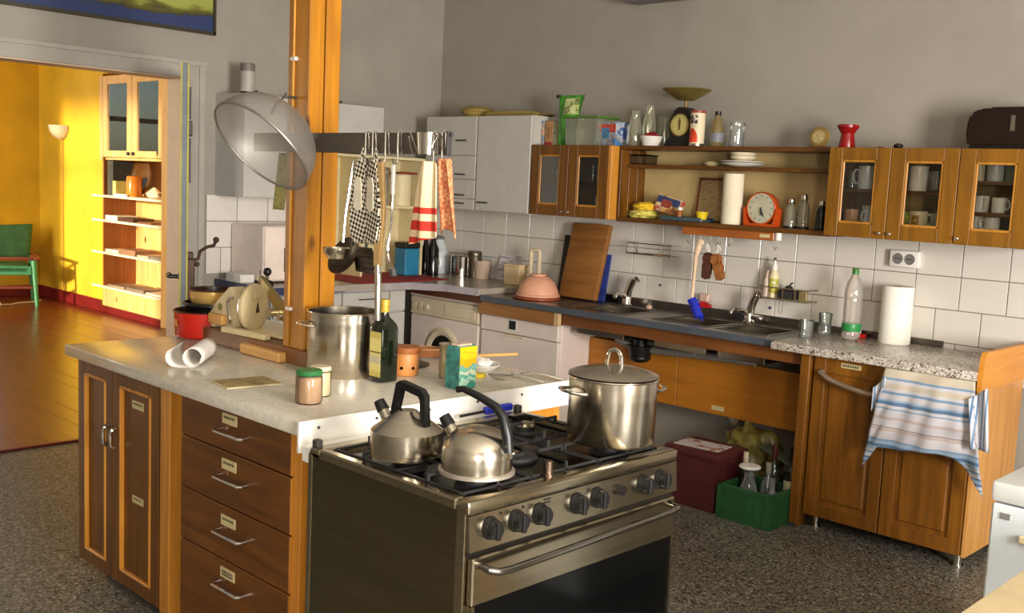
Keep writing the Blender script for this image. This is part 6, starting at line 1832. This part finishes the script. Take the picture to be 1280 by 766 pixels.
for x in (-2.262, -2.20):
    i_ = mk('outlet', B().lathe([(.024, .001), (.026, .003), (.028, .0)], 28, (x, 5.155, 1.337), rot=rx3).lathe([(0, -.0), (.024, .0012)], 28, (x, 5.155, 1.337), rot=rx3), GREY, so)
    mk('pin_hole', B().cyl((x-.009, 5.155, 1.337), (x-.009, 5.152, 1.337), .0035, 8).cyl((x+.009, 5.155, 1.337), (x+.009, 5.152, 1.337), .0035, 8), BLACKP, i_)
    mk('screw', B().cyl((x, 5.155, 1.337), (x, 5.152, 1.337), .003, 8), CHROME, i_)
for k, (x, z) in enumerate(((-3.085, 1.01), (-2.985, .998), (-3.75, 1.05))):
    SW('tile_plug', B().cyl((x, 5.19, z), (x, 5.184, z), .008, 12), M('plug_%d' % k, [(130, 40, 50), (60, 50, 110), (90, 86, 84)][k], .5), ['small red plug in the tiles left above the right tap', 'small violet plug in the tiles right of the right tap', 'small grey plug in the tiles right of the left tap'][k], 'plug', (x, 5.19, z))

# ---------------------------------------------------------------- taps and things on the sink counter
def tap(label, loc, rz, lean):
    t_ = T('tap', label, 'tap', loc, rz, 'kitchen taps')
    mk('base', B().lathe([(0, 0), (.034, 0), (.036, .006), (.03, .012), (.028, .05), (.026, .06), (0, .062)], 26), CHROME, t_)
    mk('body', B().tube([(0, 0, .05), (.008+lean*.03, 0, .10), (.02+lean*.07, 0, .145), (.028+lean*.1, 0, .17)], [.026, .024, .026, .024], 14), CHROME, t_)
    mk('spout', B().tube([(0, 0, .045), (-.004, -.05, .07), (-.008, -.11, .078), (-.009, -.125, .055)], [.018, .015, .013, .013], 12), CHROME, t_)
    mk('lever', B().tube([(.024+lean*.09, 0, .165), (.05+lean*.1, -.005, .175), (.075+lean*.1, -.01, .155)], [.014, .012, .009], 10), CHROME, t_)
    return t_
tap('chrome mixer tap at the left basin beside the chopping board', (-3.92, 5.08, .911), .1, .15)
t2 = tap('chrome mixer tap with upright lever at the right basins', (-3.05, 5.08, .911), -.35, .25)
mk('valve_knob', B().cyl((.03, 0, .035), (.075, .01, .035), .017, 14).ball((.08, .01, .035), .02), CHROME, t2)
SW('plug_stopper', B().lathe([(0, 0), (.02, 0), (.02, .012), (.012, .02), (0, .022)], 18, (-3.76, 5.10, .911)), M('pale_stopper', (190, 160, 136), .4), 'small pale basin stopper right of the left tap', 'stopper', (-3.76, 5.1, .911))
co = T('pink_bowl', 'salmon pink plastic colander turned upside down on a red board', 'bowl', (-4.43, 4.82, .926))
b = B().lathe([(.135, 0), (.142, .003), (.14, .012), (.132, .018), (.125, .05), (.105, .09), (.075, .118), (.045, .13), (.043, .138), (.03, .14), (0, .135)], 40)
mk('shell', b, M('salmon_plastic', (220, 160, 130), .45, var=.05), co)
mk('foot_ring', B().lathe([(.04, .128), (.05, .13), (.05, .142), (.04, .142)], 32), M('salmon_plastic', 0), co)
rbd = SW('round_board', B().lathe([(0, 0), (.148, 0), (.152, .004), (.152, .01), (.148, .013), (0, .013)], 40, (-4.42, 4.80, .9125)), M('red_brown_board', (150, 70, 44), .4, var=.15), 'round reddish board lying under the pink colander', 'board', (-4.42, 4.80, .911))
def board(name, label, xc, y, wd, h, th, lean, mt, tilt_=0, grp='boards leaning by the sink', loc_z=.9125):
    b = B().box(-wd/2, wd/2, 0, th, 0, h, .012 if th > .02 else .004, 2)
    o = S(name, b, mt, label, 'chopping board', grp, (xc, y, loc_z+th*math.sin(lean)), 0)
    o.rotation_euler = (-lean, tilt_, 0)
    return o
board('chopping_board', 'large thick wooden chopping board leaning on the tiles by the left tap', -4.262, 4.992, .305, .49, .045, .24, BOARDW, .0)
board('black_tray', 'black thin tray, only its edge showing left behind the large wooden board', -4.37, 5.075, .26, .40, .012, .15, BLACKP, .0)
board('blue_board', 'thin blue board showing right behind the large wooden board', -4.225, 5.075, .26, .30, .012, .16, M('board_blue', (44, 58, 130), .4), .0)
ga = T('drinking_glass', 'cut drinking glass nearest the front of the granite worktop', 'glass', (-2.56, 4.82, .9125), 0, 'drinking glasses on the granite worktop')
mk('glass', B().lathe([(0, .004), (.03, .002), (.033, 0), (.038, .09), (.035, .09), (.03, .012), (0, .01)], 26), CLB, ga)
mk('rim', B().lathe([(.0365, .087), (.039, .089), (.037, .092), (.035, .09)], 26), GLASS, ga)
gb2 = T('drinking_glass', 'stemmed drinking glass behind, left of the plastic bottle', 'glass', (-2.575, 5.05, .9125), 0, 'drinking glasses on the granite worktop')
mk('glass', B().lathe([(0, 0), (.036, 0), (.038, .006), (.034, .03), (.03, .045), (.032, .06), (.036, .11), (.034, .11), (.028, .055)], 26), CLB, gb2)
mk('rim', B().lathe([(.034, .108), (.037, .11), (.034, .113)], 26), GLASS, gb2)
pe = T('water_bottle', 'clear plastic water bottle with green cap and band on the granite worktop', 'bottle', (-2.405, 5.0, .9125))
pr = [(0, .004), (.03, 0), (.042, .008), (.045, .02)]
for k in range(9):
    z = .03+.021*k
    pr += [(.046, z), (.0435, z+.010)]
pr += [(.046, .225), (.045, .25), (.036, .295), (.02, .325), (.0145, .335), (.0145, .345)]
mk('bottle', B().lathe(pr, 30), glass('pet_plastic', (244, 238, 230), .06, .2, .2), pe)
mk('green_band', B().lathe([(.0468, .045), (.0478, .047), (.0478, .083), (.0468, .085)], 30), M('green_label', (40, 136, 66), .4), pe)
mk('cap', B().lathe([(.0155, .335), (.017, .337), (.017, .362), (.015, .365), (0, .365)], 20), M('green_cap', (60, 120, 56), .4), pe)
rc = T('small_packet', 'small red and white packet on the worktop right of the water bottle', 'packet', (-2.42, 5.12, .9125), .2)
mk('packet', B().box(-.04, .04, -.02, .02, 0, .018, .004), REDP, rc)
mk('tag', B().box(-.035, .01, -.012, .018, .018, .045, .003), PAPER, rc)
pt2 = T('paper_towel', 'tall white paper towel roll on the granite worktop', 'paper towel', (-2.215, 5.09, .9125))
mk('roll', B().lathe([(.02, 0), (.074, 0), (.076, .004), (.076, .286), (.074, .29), (.02, .29)], 40), M('towel_paper', (240, 236, 224), .9, var=.02), pt2)
mk('loose_sheet', B().grid(lambda u_, v_: Vector((.0765*math.cos(-.2+.7*u_)+.004*u_, .0765*math.sin(-.2+.7*u_)-.006*u_, .002+.286*v_)), 8, 2), M('towel_paper', 0), pt2)
mk('core', B().lathe([(.0205, 0), (.0205, .291), (.017, .291), (.017, 0)], 20), M('card_core', 0), pt2)
print('objects', len(bpy.data.objects), 'tris', sum(len(p.vertices)-2 for o in bpy.data.objects if o.type == 'MESH' for p in o.data.polygons))
